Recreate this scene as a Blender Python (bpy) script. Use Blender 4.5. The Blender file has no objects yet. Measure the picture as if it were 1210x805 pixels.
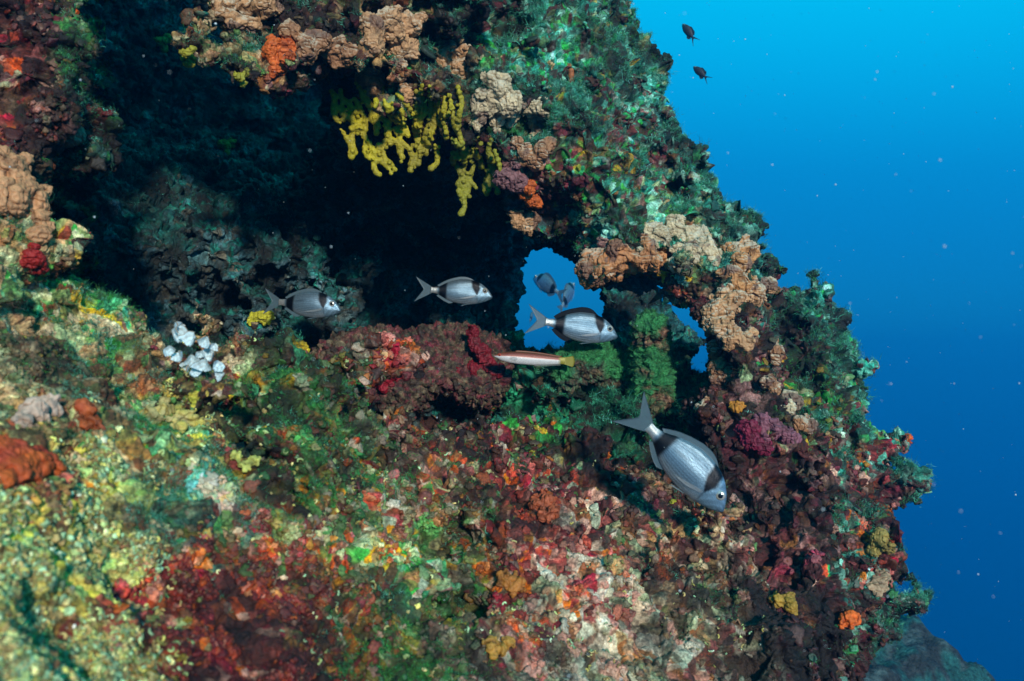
import bpy, math, random
import numpy as np
from mathutils import Vector, Matrix
from mathutils.bvhtree import BVHTree

SC = bpy.context.scene
COL = SC.collection
rng = np.random.default_rng(7)
random.seed(7)
R = math.radians

# ------------------------------------------------------------------ camera, water light, sun, exposure
cam_d = bpy.data.cameras.new("camera"); cam = bpy.data.objects.new("camera", cam_d); COL.objects.link(cam)
cam.location = (0, 0, 0); cam.rotation_euler = (R(90), 0, 0)
cam_d.sensor_width = 36; cam_d.lens = 29.96
cam_d.clip_start = 0.02; cam_d.clip_end = 200
cam_d.dof.use_dof = True; cam_d.dof.focus_distance = 1.7; cam_d.dof.aperture_fstop = 8
SC.camera = cam

SUN_EL, SUN_AZ = 18, 17          # elevation; degrees to the right of straight behind the camera
w = bpy.data.worlds.new("World"); SC.world = w; w.use_nodes = True
nt = w.node_tree; nt.nodes.clear()
out = nt.nodes.new("ShaderNodeOutputWorld")
sky = nt.nodes.new("ShaderNodeTexSky"); sky.sky_type = 'NISHITA'; sky.sun_disc = False
sky.sun_elevation = R(SUN_EL); sky.sun_rotation = R(180 - SUN_AZ)
tint = nt.nodes.new("ShaderNodeMix"); tint.data_type = 'RGBA'; tint.blend_type = 'MULTIPLY'
tint.inputs[0].default_value = 1; tint.inputs[7].default_value = (0.01, 0.24, 0.30, 1)
nt.links.new(sky.outputs[0], tint.inputs[6])
bg1 = nt.nodes.new("ShaderNodeBackground"); bg1.inputs[1].default_value = 0.05
nt.links.new(tint.outputs[2], bg1.inputs[0])
tc = nt.nodes.new("ShaderNodeTexCoord")
dot = nt.nodes.new("ShaderNodeVectorMath"); dot.operation = 'DOT_PRODUCT'
dot.inputs[1].default_value = (0.10, 0.0, 1.0)
nt.links.new(tc.outputs['Generated'], dot.inputs[0])
mr = nt.nodes.new("ShaderNodeMapRange"); mr.inputs[1].default_value = -0.5; mr.inputs[2].default_value = 1.0
nt.links.new(dot.outputs['Value'], mr.inputs[0])
ramp = nt.nodes.new("ShaderNodeValToRGB")
stops = [(-0.5, (0, .055, .185)), (-0.25, (0, .082, .27)), (0.02, (0, .118, .42)), (0.22, (0, .215, .62)),
         (0.40, (0, .60, 1.0)), (0.62, (.0, .60, .88)), (1.0, (.01, .42, .55))]
el = ramp.color_ramp.elements
ramp.color_ramp.interpolation = 'B_SPLINE'
while len(el) < len(stops): el.new(0.5)
for e, (p, c) in zip(el, stops):
    e.position = (p + .5) / 1.5; e.color = (*c, 1)
nt.links.new(mr.outputs[0], ramp.inputs[0])
bg2 = nt.nodes.new("ShaderNodeBackground"); bg2.inputs[1].default_value = 1.0
nt.links.new(ramp.outputs[0], bg2.inputs[0])
addn = nt.nodes.new("ShaderNodeAddShader")
nt.links.new(bg1.outputs[0], addn.inputs[0]); nt.links.new(bg2.outputs[0], addn.inputs[1])
nt.links.new(addn.outputs[0], out.inputs[0])

sd = bpy.data.lights.new("sun", 'SUN'); sun = bpy.data.objects.new("sun", sd); COL.objects.link(sun)
sd.energy = 4.1; sd.angle = R(4); sd.color = (1.0, .93, .84)
az, elv = R(SUN_AZ), R(SUN_EL)
to_sun = Vector((math.sin(az) * math.cos(elv), -math.cos(az) * math.cos(elv), math.sin(elv)))
sun.rotation_euler = to_sun.to_track_quat('Z', 'Y').to_euler()

vs = SC.view_settings
vs.view_transform = 'Standard'; vs.look = 'None'; vs.exposure = 0.0; vs.gamma = 1; vs.use_curve_mapping = False
SC.cycles.max_bounces = 6; SC.cycles.diffuse_bounces = 3; SC.cycles.volume_bounces = 0
SC.cycles.use_denoising = True

# ------------------------------------------------------------------ maths helpers
F, CX, CY = 1007.0, 605.0, 402.5            # the lens, in photograph pixels

def at(u, v, y):
    return np.array([(u - CX) / F * y, y, (CY - v) / F * y])

def _h(ix, iy, iz, seed):
    with np.errstate(over='ignore'):
        h = (ix.astype(np.uint32) * np.uint32(374761393)) ^ (iy.astype(np.uint32) * np.uint32(668265263)) \
            ^ (iz.astype(np.uint32) * np.uint32(2147483647 - 58)) ^ np.uint32((seed * 974634777) & 0xffffffff)
        h = (h ^ (h >> np.uint32(13))) * np.uint32(1274126177)
        h = (h ^ (h >> np.uint32(16))) * np.uint32(2246822519)
        h = h ^ (h >> np.uint32(15))
    return h

def hf(h): return (h & np.uint32(0xffffff)).astype(np.float32) / np.float32(0xffffff)

def vnoise(p, freq, seed):
    q = p * freq; i = np.floor(q).astype(np.int64); f = (q - i).astype(np.float32)
    s = f * f * f * (f * (f * 6 - 15) + 10)
    i = i.astype(np.int32); r = 0
    for dx in (0, 1):
        wx = s[:, 0] if dx else 1 - s[:, 0]
        for dy in (0, 1):
            wy = s[:, 1] if dy else 1 - s[:, 1]
            for dz in (0, 1):
                wz = s[:, 2] if dz else 1 - s[:, 2]
                r = r + wx * wy * wz * hf(_h(i[:, 0] + dx, i[:, 1] + dy, i[:, 2] + dz, seed))
    return r * 2 - 1

def fbm(p, freq, seed, octv=3, gain=.5):
    a, t = 1.0, 0
    for o in range(octv):
        t = t + a * vnoise(p, freq * 2.03 ** o, seed + o * 17); a *= gain
    return t

def worley(p, freq, seed):
    """distance to the nearest cell point, gap to the second nearest, and a hash of the cell"""
    q = p * freq; b = np.floor(q - .5).astype(np.int32)
    f1 = np.full(len(p), 9., np.float32); f2 = f1.copy(); idd = np.zeros(len(p), np.uint32)
    for dx in (0, 1):
        for dy in (0, 1):
            for dz in (0, 1):
                cx, cy, cz = b[:, 0] + dx, b[:, 1] + dy, b[:, 2] + dz
                h = _h(cx, cy, cz, seed)
                ox = hf(h); oy = hf(h * np.uint32(2654435761) ^ (h >> np.uint32(9))); oz = hf(h * np.uint32(40503) ^ (h >> np.uint32(5)))
                d = np.sqrt((cx + .2 + .6 * ox - q[:, 0]) ** 2 + (cy + .2 + .6 * oy - q[:, 1]) ** 2 + (cz + .2 + .6 * oz - q[:, 2]) ** 2).astype(np.float32)
                n = d < f1
                f2 = np.where(n, f1, np.minimum(f2, d)); idd = np.where(n, h, idd); f1 = np.where(n, d, f1)
    return f1, f2 - f1, idd

def smin(a, b, k):
    h = np.clip(.5 + .5 * (b - a) / k, 0, 1)
    return b + (a - b) * h - k * h * (1 - h)

def smax(a, b, k): return -smin(-a, -b, k)

def poly_sdf(U, V, pts):
    P = np.array(pts, float); d = np.full(U.shape, 1e9); inside = np.zeros(U.shape, bool)
    for a, b in zip(P, np.roll(P, -1, 0)):
        e = b - a; wx, wy = U - a[0], V - a[1]
        t = np.clip((wx * e[0] + wy * e[1]) / (e @ e + 1e-9), 0, 1)
        d = np.minimum(d, (wx - t * e[0]) ** 2 + (wy - t * e[1]) ** 2)
        c = (a[1] > V) != (b[1] > V)
        with np.errstate(divide='ignore', invalid='ignore'):
            inside ^= c & (U < (b[0] - a[0]) * (V - a[1]) / (b[1] - a[1] + 1e-12) + a[0])
    d = np.sqrt(d)
    return np.where(inside, -d, d)

def rbf(anchors):
    A = np.array(anchors, float); n = len(A)
    phi = lambda r: np.sqrt(r * r + 900.)
    r = np.hypot(A[:, None, 0] - A[None, :, 0], A[:, None, 1] - A[None, :, 1])
    M = np.zeros((n + 3, n + 3)); M[:n, :n] = -phi(r) - 8 * np.eye(n); M[:n, n] = 1; M[n, :n] = 1
    M[:n, n + 1:] = A[:, :2] / 500.; M[n + 1:, :n] = A[:, :2].T / 500.
    M[n + 1, n + 1] = M[n + 2, n + 2] = -50
    c = np.linalg.solve(M, np.r_[A[:, 2], 0, 0, 0])
    def f(U, V):
        t = c[n] + c[n + 1] * U / 500. + c[n + 2] * V / 500.
        for k in range(n): t = t - c[k] * phi(np.hypot(U - A[k, 0], V - A[k, 1]))
        return t
    return f

def blend(anchors, sg=40.):
    """depth as a soft average of the nearest anchors"""
    A = np.array(anchors, float)
    def f(U, V):
        num = den = 0
        for a, b, y in A:
            d2 = ((U - a) ** 2 + (V - b) ** 2) / (sg * sg); w_ = np.exp(-.5 * d2) + 1e-3 / (1 + d2 * d2)
            num = num + w_ * y; den = den + w_
        return num / den
    return f

def nets(f):
    """surface nets: vertices in grid coordinates and outward quads of the zero set (negative inside)"""
    s = f < 0
    nx, ny, nz = [n - 1 for n in f.shape]
    cnt = np.zeros((nx, ny, nz), np.int8)
    for dx in (0, 1):
        for dy in (0, 1):
            for dz in (0, 1): cnt += s[dx:dx + nx, dy:dy + ny, dz:dz + nz]
    act = (cnt > 0) & (cnt < 8)
    ii = np.argwhere(act); idx = np.full(act.shape, -1, np.int32); idx[act] = np.arange(len(ii))
    acc = np.zeros((len(ii), 3)); num = np.zeros(len(ii))
    cor = [(a, b, c) for a in (0, 1) for b in (0, 1) for c in (0, 1)]
    val = {c: f[ii[:, 0] + c[0], ii[:, 1] + c[1], ii[:, 2] + c[2]].astype(np.float64) for c in cor}
    for c in cor:
        for ax in range(3):
            if c[ax]: continue
            d = list(c); d[ax] = 1; d = tuple(d); a, b = val[c], val[d]
            m = (a < 0) != (b < 0)
            t = np.where(m, a / np.where(m, a - b, 1), 0)
            for k in range(3): acc[m, k] += c[k]
            acc[m, ax] += t[m]; num[m] += 1
    verts = ii + acc / num[:, None]
    quads = []
    for ax in range(3):
        b1, b2 = (ax + 1) % 3, (ax + 2) % 3
        sl0 = [slice(None)] * 3; sl1 = [slice(None)] * 3
        sl0[ax] = slice(0, -1); sl1[ax] = slice(1, None)
        for k in (b1, b2): sl0[k] = slice(1, -1); sl1[k] = slice(1, -1)
        A, B = s[tuple(sl0)], s[tuple(sl1)]
        e = np.argwhere(A != B)
        fl = A[tuple(e.T)]
        e[:, b1] += 1; e[:, b2] += 1
        def g(o1, o2):
            q = e.copy(); q[:, b1] -= o1; q[:, b2] -= o2
            return idx[q[:, 0], q[:, 1], q[:, 2]]
        Q = np.stack([g(1, 1), g(0, 1), g(0, 0), g(1, 0)], 1)
        Q[~fl] = Q[~fl][:, ::-1]
        quads.append(Q)
    return verts, np.concatenate(quads)

# ------------------------------------------------------------------ blender helpers
def mesh_np(name, verts, faces, col=None, smooth=True):
    """faces: (n,3) or (n,4) index array"""
    me = bpy.data.meshes.new(name)
    k = faces.shape[1]
    me.vertices.add(len(verts)); me.vertices.foreach_set("co", np.ascontiguousarray(verts, np.float32).ravel())
    me.loops.add(faces.size); me.loops.foreach_set("vertex_index", np.ascontiguousarray(faces, np.int32).ravel())
    me.polygons.add(len(faces)); me.polygons.foreach_set("loop_start", np.arange(0, faces.size, k, dtype=np.int32))
    me.update(calc_edges=True)
    me.polygons.foreach_set("use_smooth", np.full(len(faces), smooth))
    if col is not None: set_col(me, col)
    return me

def set_col(me, col):
    a = me.attributes.new("Col", 'FLOAT_COLOR', 'POINT')
    c = np.ones((len(me.vertices), 4), np.float32); c[:, :3] = col
    a.data.foreach_set("color", c.ravel())

def link(name, me, mat=None, parent=None, **props):
    o = bpy.data.objects.new(name, me); COL.objects.link(o)
    if mat is not None:
        me.materials.clear(); me.materials.append(mat)
    if parent is not None: o.parent = parent
    for k, v in props.items():
        if v is not None: o[k] = v
    return o

def nodes_mat(name):
    m = bpy.data.materials.new(name); m.use_nodes = True
    n = m.node_tree.nodes; l = m.node_tree.links
    return m, n, l, n["Principled BSDF"]

def growth_mat(name, rough=.75, var=.55, vscale=260, bump=.5, bscale=380, bdist=.003, spec=.35, trans=0):
    """colour read from the mesh, mottled and roughened by noise"""
    m, n, l, b = nodes_mat(name)
    at_ = n.new("ShaderNodeAttribute"); at_.attribute_name = "Col"
    geo = n.new("ShaderNodeNewGeometry")
    nz = n.new("ShaderNodeTexNoise"); nz.inputs['Scale'].default_value = vscale; nz.inputs['Detail'].default_value = 4
    l.new(geo.outputs['Position'], nz.inputs['Vector'])
    mr_ = n.new("ShaderNodeMapRange"); mr_.inputs[1].default_value = .3; mr_.inputs[2].default_value = .7
    mr_.inputs[3].default_value = 1 - var; mr_.inputs[4].default_value = 1 + var
    l.new(nz.outputs[0], mr_.inputs[0])
    mx = n.new("ShaderNodeVectorMath"); mx.operation = 'SCALE'
    l.new(at_.outputs['Color'], mx.inputs[0]); l.new(mr_.outputs[0], mx.inputs['Scale'])
    l.new(mx.outputs[0], b.inputs['Base Color'])
    b.inputs['Roughness'].default_value = rough; b.inputs['Specular IOR Level'].default_value = spec
    nb = n.new("ShaderNodeTexNoise"); nb.inputs['Scale'].default_value = bscale; nb.inputs['Detail'].default_value = 5
    l.new(geo.outputs['Position'], nb.inputs['Vector'])
    bm = n.new("ShaderNodeBump"); bm.inputs['Strength'].default_value = bump; bm.inputs['Distance'].default_value = bdist
    l.new(nb.outputs[0], bm.inputs['Height']); l.new(bm.outputs[0], b.inputs['Normal'])
    return m

# ------------------------------------------------------------------ the reef rock: one continuous body with a cave and two windows
S_POLY = [(757, 0), (764, 30), (776, 60), (786, 95), (802, 130), (828, 170), (850, 190), (878, 235), (903, 265), (918, 290),
          (938, 325), (962, 355), (990, 380), (1012, 410), (1024, 445), (1040, 470), (1054, 495), (1072, 530), (1084, 568), (1076, 598),
          (1056, 650), (1050, 690), (1036, 740), (1022, 790), (1015, 860), (1000, 1000), (1000, 1500), (-2500, 1500), (-2500, -1200), (500, -1200), (640, -400), (735, -60)]
C_POLY = [(105, -90), (108, 0), (110, 60), (122, 120), (114, 160), (92, 200), (82, 250), (90, 300), (112, 340), (150, 370), (185, 395), (215, 416),
          (255, 450), (290, 460), (330, 466), (380, 474), (430, 486), (480, 486), (520, 478), (560, 480), (600, 488), (650, 496), (690, 516), (720, 540),
          (765, 540), (800, 505), (822, 480), (848, 462), (850, 425), (838, 395), (830, 370), (828, 340), (810, 318), (790, 308), (745, 322), (705, 334),
          (690, 312), (655, 285), (622, 268), (605, 240), (600, 200), (590, 170), (562, 152), (545, 118), (515, 102), (480, 112), (450, 108), (425, 80),
          (400, 68), (370, 72), (330, 78), (300, 52), (262, 25), (235, 5), (215, -30), (200, -90)]
H_POLY = [(622, 318), (632, 303), (646, 300), (656, 311), (672, 317), (680, 330), (692, 326), (700, 340), (704, 362), (697, 387), (690, 402), (680, 414),
          (660, 418), (640, 414), (624, 406), (611, 386), (609, 370), (622, 360), (633, 345), (627, 330)]
H2_POLY = [(812, 418), (826, 414), (834, 396), (842, 412), (842, 442), (826, 446), (814, 440)]

Dfront = rbf([(0, 0, 1.12), (110, 100, 1.15), (0, 130, 1.08), (0, 250, 1.0), (80, 270, 1.06), (-300, 200, 1.0), (-700, 300, .95), (0, 400, .84), (150, 400, 1.0), (250, 450, 1.15),
              (0, 550, .62), (0, 700, .52), (0, 805, .48), (0, 950, .44), (-400, 800, .45), (-700, 900, .45), (200, 600, .75), (200, 805, .60), (200, 950, .54),
              (230, 510, .92), (300, 460, 1.12), (400, 600, .92), (400, 805, .72), (450, 480, 1.22), (350, 500, 1.0), (600, 500, 1.42), (560, 600, 1.15), (600, 700, 1.02), (600, 805, .9), (600, 1000, .78),
              (520, 480, 1.32), (700, 570, 1.38), (750, 700, 1.15), (750, 805, 1.02), (850, 600, 1.47), (870, 700, 1.28), (900, 805, 1.18), (900, 1000, 1.0), (950, 500, 1.55), (950, 650, 1.36),
              (1000, 800, 1.32), (1060, 600, 1.6), (1060, 500, 1.75), (1080, 570, 1.7), (870, 400, 1.55), (900, 330, 1.65), (800, 290, 1.6), (960, 400, 1.75),
              (850, 220, 1.78), (700, 200, 1.66), (600, 100, 1.65), (650, 250, 1.66), (700, 50, 1.72), (760, 20, 1.9), (800, 150, 1.85), (500, 50, 1.58), (400, 40, 1.52),
              (300, 20, 1.48), (200, -50, 1.4), (400, -200, 1.3), (700, -200, 1.6), (0, -200, 1.18), (300, -500, 1.2), (-500, -600, 1.5), (-900, -600, 1.5), (-900, -100, 1.0), (0, -600, 1.5), (-450, -200, 1.1), (500, -600, 1.6), (1200, 500, 2.0), (1100, 300, 2.1), (1000, 100, 2.2)])
Dcave = blend([(150, 100, 2.6), (300, 150, 2.65), (450, 135, 1.62), (450, 195, 1.70), (420, 245, 2.1), (500, 160, 1.66), (500, 250, 2.2), (360, 130, 2.2), (400, 50, 1.9), (550, 190, 1.69), (565, 240, 1.76), (560, 290, 2.3), (450, 90, 1.57), (560, 150, 1.66), (250, 50, 2.3), (130, 0, 2.2),
             (120, 250, 1.95), (150, 270, 1.82), (120, 320, 1.72), (170, 330, 1.76), (200, 300, 1.98), (300, 300, 2.12), (250, 345, 1.9), (330, 250, 2.3), (220, 225, 2.3), (200, 395, 1.9), (150, 345, 1.9), (250, 385, 2.3), (300, 430, 2.1), (350, 340, 2.2), (400, 340, 2.35), (380, 410, 2.35), (450, 300, 2.75), (500, 350, 2.9),
             (580, 330, 3.0), (600, 270, 2.5), (650, 300, 2.85), (600, 400, 2.9), (750, 350, 3.05), (780, 310, 2.7), (820, 380, 2.85), (440, 380, 2.7),
             (650, 480, 1.65), (700, 525, 1.5), (700, 455, 1.82), (760, 480, 1.75), (790, 500, 1.68), (800, 465, 1.85), (620, 445, 1.95), (700, 425, 2.1), (760, 430, 2.1), (830, 455, 1.95),
             (460, 470, 1.8), (560, 450, 1.9), (350, 452, 1.75), (250, 440, 1.55), (150, -200, 2.0), (700, 200, 2.2)])

def axis(lo, a, b, hi, st, grow=1.09):
    mid = list(np.arange(a, b + .1, st)); L = []; x = a; s = st
    while x > lo: s *= grow; x -= s; L.append(x)
    Rr = []; x = mid[-1]; s = st
    while x < hi: s *= grow; x += s; Rr.append(x)
    return np.array(L[::-1] + mid + Rr)

us = axis(-900, -40, 1110, 1300, 5.6); vs_ = axis(-650, -40, 845, 1400, 5.6)
ly = np.arange(math.log(.36), math.log(4.6), .0062); ys = np.exp(ly)
U2, V2 = np.meshgrid(us, vs_, indexing='ij')
D2 = np.clip(Dfront(U2, V2), .40, 2.4); DC2 = np.clip(Dcave(U2, V2), 1.2, 3.3)
sS = poly_sdf(U2, V2, S_POLY) + 9; sC = poly_sdf(U2, V2, C_POLY)
sH = np.minimum(poly_sdf(U2, V2, H_POLY) - 10, poly_sdf(U2, V2, H2_POLY) - 6)
Y = ys[None, None, :].astype(np.float32)
ex = lambda a: a[:, :, None].astype(np.float32)
past = np.maximum(Y - ex(D2), 0)
f = smax(ex(D2) - Y, ex(sS) * Y / F + .35 * np.maximum(past - .1, 0), .13)
f = smax(f, Y - 4.0, .1)
f = smax(f, ((CY - vs_) / F)[None, :, None].astype(np.float32) * Y - 1.85, .2)     # top of the reef
widen = np.clip((640 - U2) / 200, 0, 1) * .4
cv = smax(ex(sC) * Y / F - ex(widen) * past, Y - ex(DC2), .10)
f = smax(f, -cv, .05)
f = np.where(Y > 1.8, smax(f, -(ex(sH) * Y / F - .04 * (Y - 2.6)), .03), f).astype(np.float32)
del cv, past
gx = ((us - CX) / F); gz = ((CY - vs_) / F)

def carve(pts, k, sign):
    """hollow out (sign -1) or add (sign +1) rounded lumps; pts = (u, v, depth, radius m)"""
    global f
    for (u, v, y, r) in pts:
        c = at(u, v, y)
        js = slice(max(0, np.searchsorted(ys, y - r * 2.2) - 1), np.searchsorted(ys, y + r * 2.2) + 1)
        pr = r * 2.4 / y * F
        iu = slice(max(0, np.searchsorted(us, u - pr) - 1), np.searchsorted(us, u + pr) + 1)
        iv = slice(max(0, np.searchsorted(vs_, v - pr) - 1), np.searchsorted(vs_, v + pr) + 1)
        yy = ys[None, None, js]
        d = np.sqrt((gx[iu][:, None, None] * yy - c[0]) ** 2 + (yy - c[1]) ** 2 + (gz[iv][None, :, None] * yy - c[2]) ** 2) - r
        g = f[iu, iv, js]
        f[iu, iv, js] = smax(g, -d, k) if sign < 0 else smin(g, d, k)

# hollows and gullies seen in the rock, then bosses
carve([(895, 455, 1.53, .045), (880, 430, 1.55, .035), (962, 540, 1.5, .05), (945, 520, 1.5, .035), (965, 425, 1.72, .03), (930, 590, 1.42, .03),
       (866, 625, 1.42, .03), (884, 660, 1.34, .03), (894, 690, 1.29, .03), (906, 725, 1.25, .03), (917, 765, 1.21, .03), (928, 810, 1.18, .03), (835, 600, 1.46, .03),
       (70, 720, .545, .022), (95, 730, .56, .02), (225, 700, .68, .018), (200, 690, .66, .016), (420, 800, .7, .03), (440, 745, .76, .03), (565, 640, 1.09, .04), (560, 605, 1.13, .03),
       (550, 730, .98, .03), (950, 720, 1.32, .05), (975, 770, 1.3, .05), (60, 445, .82, .02), (170, 470, .98, .03), (310, 560, .93, .03), (400, 520, 1.07, .03),
       (640, 165, 1.68, .04), (700, 110, 1.7, .03), (745, 215, 1.7, .035), (790, 210, 1.78, .03), (850, 260, 1.68, .03), (905, 370, 1.66, .03), (560, 30, 1.62, .04)], .04, -1)
carve([(470, 418, 1.42, .10), (430, 415, 1.36, .09), (455, 412, 1.22, .085), (400, 412, 1.15, .08), (520, 415, 1.3, .08), (350, 415, 1.1, .07), (290, 405, 1.05, .06), (240, 395, 1.05, .05), (537, 245, 1.58, .06)], .03, -1)
for (sx, sy, z0, sr) in [(-.66, 2.45, 1.2, .75), (-.15, 2.75, 1.2, .5), (.33, 2.5, .30, .28)]:      # unseen shafts added to let daylight into the cave
    carve([(CX + sx / sy * F, CY - z_ / sy * F, sy, sr) for z_ in np.arange(z0, 2.1, .1)], .06, -1)
carve([(862, 655, 1.31, .03), (870, 680, 1.285, .03), (879, 703, 1.26, .03), (886, 728, 1.235, .03), (892, 752, 1.215, .03), (899, 780, 1.195, .03), (906, 810, 1.17, .03)], .04, 1)
carve([(1066, 572, 1.66, .03), (1000, 640, 1.45, .07), (240, 500, .98, .05), (340, 480, 1.08, .04), (115, 140, 1.2, .03),
       (300, 265, 2.15, .06), (335, 285, 2.18, .06), (190, 275, 2.0, .05), (260, 300, 2.02, .07), (330, 330, 2.1, .06), (210, 335, 1.93, .05), (260, 375, 1.98, .05), (430, 330, 2.35, .08), (160, 300, 1.92, .04),
       (350, 385, 2.1, .05), (300, 345, 2.0, .05), (400, 375, 2.2, .06),
       (420, 320, 2.7, .09), (480, 310, 2.75, .09), (300, 375, 1.98, .06), (360, 400, 2.2, .05), (530, 395, 2.4, .1),
       (700, 480, 1.74, .05), (650, 460, 1.8, .05), (770, 475, 1.8, .05), (740, 500, 1.68, .04), (815, 470, 1.85, .04), (680, 430, 2.05, .06)], .05, 1)

m = np.abs(f) < .19
ii = np.argwhere(m)
yy = ys[ii[:, 2]].astype(np.float32)
P = np.stack([gx[ii[:, 0]] * yy, yy, gz[ii[:, 1]] * yy], 1).astype(np.float32)
near = np.clip((yy / 1.15) ** 1.5, .25, 1.15)
hole_calm = np.clip(.35 + np.abs(sH[ii[:, 0], ii[:, 1]]) / 60, 0, 1)
edge_calm = np.clip(.3 + (np.abs(sS[ii[:, 0], ii[:, 1]]) - 15) / 110, .3, 1)
U_, V_ = us[ii[:, 0]], vs_[ii[:, 1]]; in_cave = np.clip(.5 - sC[ii[:, 0], ii[:, 1]] / 30, 0, 1) * np.clip((yy - 1.5) / .2, 0, 1)
edge_calm = edge_calm * (1 - .45 * in_cave)
dn = edge_calm * (.055 * vnoise(P, 4.2, 3) + .046 * vnoise(P, 9., 5)) + .034 * vnoise(P, 19., 9) + .022 * vnoise(P, 38., 11)
f[m] += (dn * near * hole_calm).astype(np.float32)
del P, yy, ii, m, dn
f[0] = f[-1] = 1; f[:, 0] = f[:, -1] = 1; f[:, :, 0] = f[:, :, -1] = 1
gv, gq = nets(f)
del f
iu = np.interp(gv[:, 0], np.arange(len(us)), us); iv = np.interp(gv[:, 1], np.arange(len(vs_)), vs_); iy = np.exp(np.interp(gv[:, 2], np.arange(len(ly)), ly))
RV = np.stack([(iu - CX) / F * iy, iy, (CY - iv) / F * iy], 1)
# keep the main body only (drop loose crumbs of noise)
lab = np.arange(len(RV))
E = np.concatenate([gq[:, [0, 1]], gq[:, [1, 2]], gq[:, [2, 3]], gq[:, [3, 0]]])
for _ in range(400):
    mn = np.minimum(lab[E[:, 0]], lab[E[:, 1]]); l0 = lab.copy()
    np.minimum.at(lab, E[:, 0], mn); np.minimum.at(lab, E[:, 1], mn); lab = lab[lab]
    if (lab == l0).all(): break
ids, cn = np.unique(lab, return_counts=True); keep = lab == ids[cn.argmax()]
re = np.cumsum(keep) - 1; gq = re[gq[keep[gq[:, 0]]]]; RV = RV[keep]
print("reef base", len(RV), len(gq))
BVH = BVHTree.FromPolygons(RV.tolist(), gq.tolist())

def hit(u, v):
    d = Vector(at(u, v, 1.0)).normalized()
    loc, nor, i, dist = BVH.ray_cast(Vector((0, 0, 0)), d)
    if loc is None: loc = Vector(at(u, v, 1.8)); nor = Vector((0, -1, 0))
    if nor.dot(d) > 0: nor = -nor
    return np.array(loc), np.array(nor)

# faces that can be seen from the camera or a step beside it get the fine skin; the rest stays coarse
seen = np.zeros(len(gq), bool)
for o_ in [(0, 0, 0), (-.3, 0, 0), (.3, 0, 0), (0, 0, .2), (0, 0, -.12)]:
    stp = 4.2 if o_ == (0, 0, 0) else 6.5
    ov = Vector(o_)
    for u in np.arange(-60, 1150, stp):
        for v in np.arange(-60, 870, stp):
            h_ = BVH.ray_cast(ov, Vector(((u - CX) / F, 1, (CY - v) / F)).normalized())
            if h_[2] is not None: seen[h_[2]] = True
for _ in range(3):
    pv_ = np.zeros(len(RV), bool); pv_[gq[seen].ravel()] = True; seen = pv_[gq].any(1)
cq = gq[~seen]; fq = gq[seen]
def compact(q):
    k, inv = np.unique(q, return_inverse=True); return k, inv.reshape(q.shape)
ck, cqc = compact(cq); fk, fqc = compact(fq)
CV = RV[ck]; nfine = None
me = mesh_np("reef_rock", RV[fk], fqc)
tmp = bpy.data.objects.new("tmp", me); COL.objects.link(tmp)
sub = tmp.modifiers.new("s", 'SUBSURF'); sub.levels = 2; sub.render_levels = 2
dg = bpy.context.evaluated_depsgraph_get()
me2 = bpy.data.meshes.new_from_object(tmp.evaluated_get(dg), depsgraph=dg)
bpy.data.objects.remove(tmp); bpy.data.meshes.remove(me)
n = len(me2.vertices)
co = np.empty(n * 3, np.float32); me2.vertices.foreach_get("co", co); co = co.reshape(-1, 3)
no = np.empty(n * 3, np.float32); me2.vertex_normals.foreach_get("vector", no); no = no.reshape(-1, 3)
print("reef fine", n)

# zones of growth and of painted cave light, by where on the rock they stand
ZN = ['crimson', 'yellow', 'green', 'teal', 'maroon', 'pale', 'brown', 'cave', 'moss', 'mixed', 'ledge_light']
PAL = {
 'crimson': [(.22, .015, .03), (.12, .01, .02), (.33, .06, .035), (.27, .08, .07), (.42, .12, .02), (.04, .012, .012), (.42, .26, .2), (.16, .025, .025), (.32, .06, .02), (.09, .02, .015)],
 'yellow': [(.32, .28, .07), (.22, .30, .11), (.40, .34, .14), (.25, .18, .06), (.18, .32, .16), (.09, .04, .025), (.28, .22, .07), (.36, .38, .19), (.16, .08, .03)],
 'green': [(.02, .13, .035), (.03, .19, .04), (.05, .20, .10), (.012, .05, .02), (.09, .09, .03), (.07, .02, .015), (.30, .20, .04), (.2, .25, .14)],
 'teal': [(.03, .15, .11), (.02, .09, .07), (.08, .25, .19), (.02, .05, .035), (.07, .018, .02), (.03, .2, .06), (.04, .02, .02), (.18, .36, .28)],
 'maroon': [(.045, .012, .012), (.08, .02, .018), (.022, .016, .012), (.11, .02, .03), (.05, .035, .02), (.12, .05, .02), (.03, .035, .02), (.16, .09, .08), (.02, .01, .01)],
 'pale': [(.30, .27, .21), (.22, .17, .12), (.17, .05, .045), (.25, .13, .10), (.15, .17, .10), (.20, .23, .17), (.10, .04, .03), (.20, .08, .035), (.08, .07, .04)],
 'brown': [(.19, .12, .06), (.28, .19, .11), (.11, .07, .04), (.09, .12, .05), (.33, .26, .17), (.05, .12, .04), (.12, .04, .02), (.26, .28, .17), (.14, .03, .02)],
 'cave': [(.04, .085, .09), (.03, .065, .075), (.055, .06, .05), (.06, .11, .12), (.03, .06, .07), (.025, .055, .06), (.08, .075, .055)],  # dim blue-green cave light put into the rock colour
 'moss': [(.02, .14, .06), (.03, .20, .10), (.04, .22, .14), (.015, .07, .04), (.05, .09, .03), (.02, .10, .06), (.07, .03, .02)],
 'ledge_light': [(.012, .085, .07), (.02, .12, .095), (.008, .045, .04), (.03, .10, .10), (.012, .02, .022), (.03, .15, .11)],  # teal light on the cave ledges, painted as colour
 'mixed': [(.05, .16, .05), (.38, .17, .02), (.30, .05, .02), (.12, .03, .02), (.26, .28, .16), (.08, .12, .04), (.34, .28, .22), (.20, .10, .05), (.03, .09, .03), (.20, .04, .05)],
}
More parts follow.
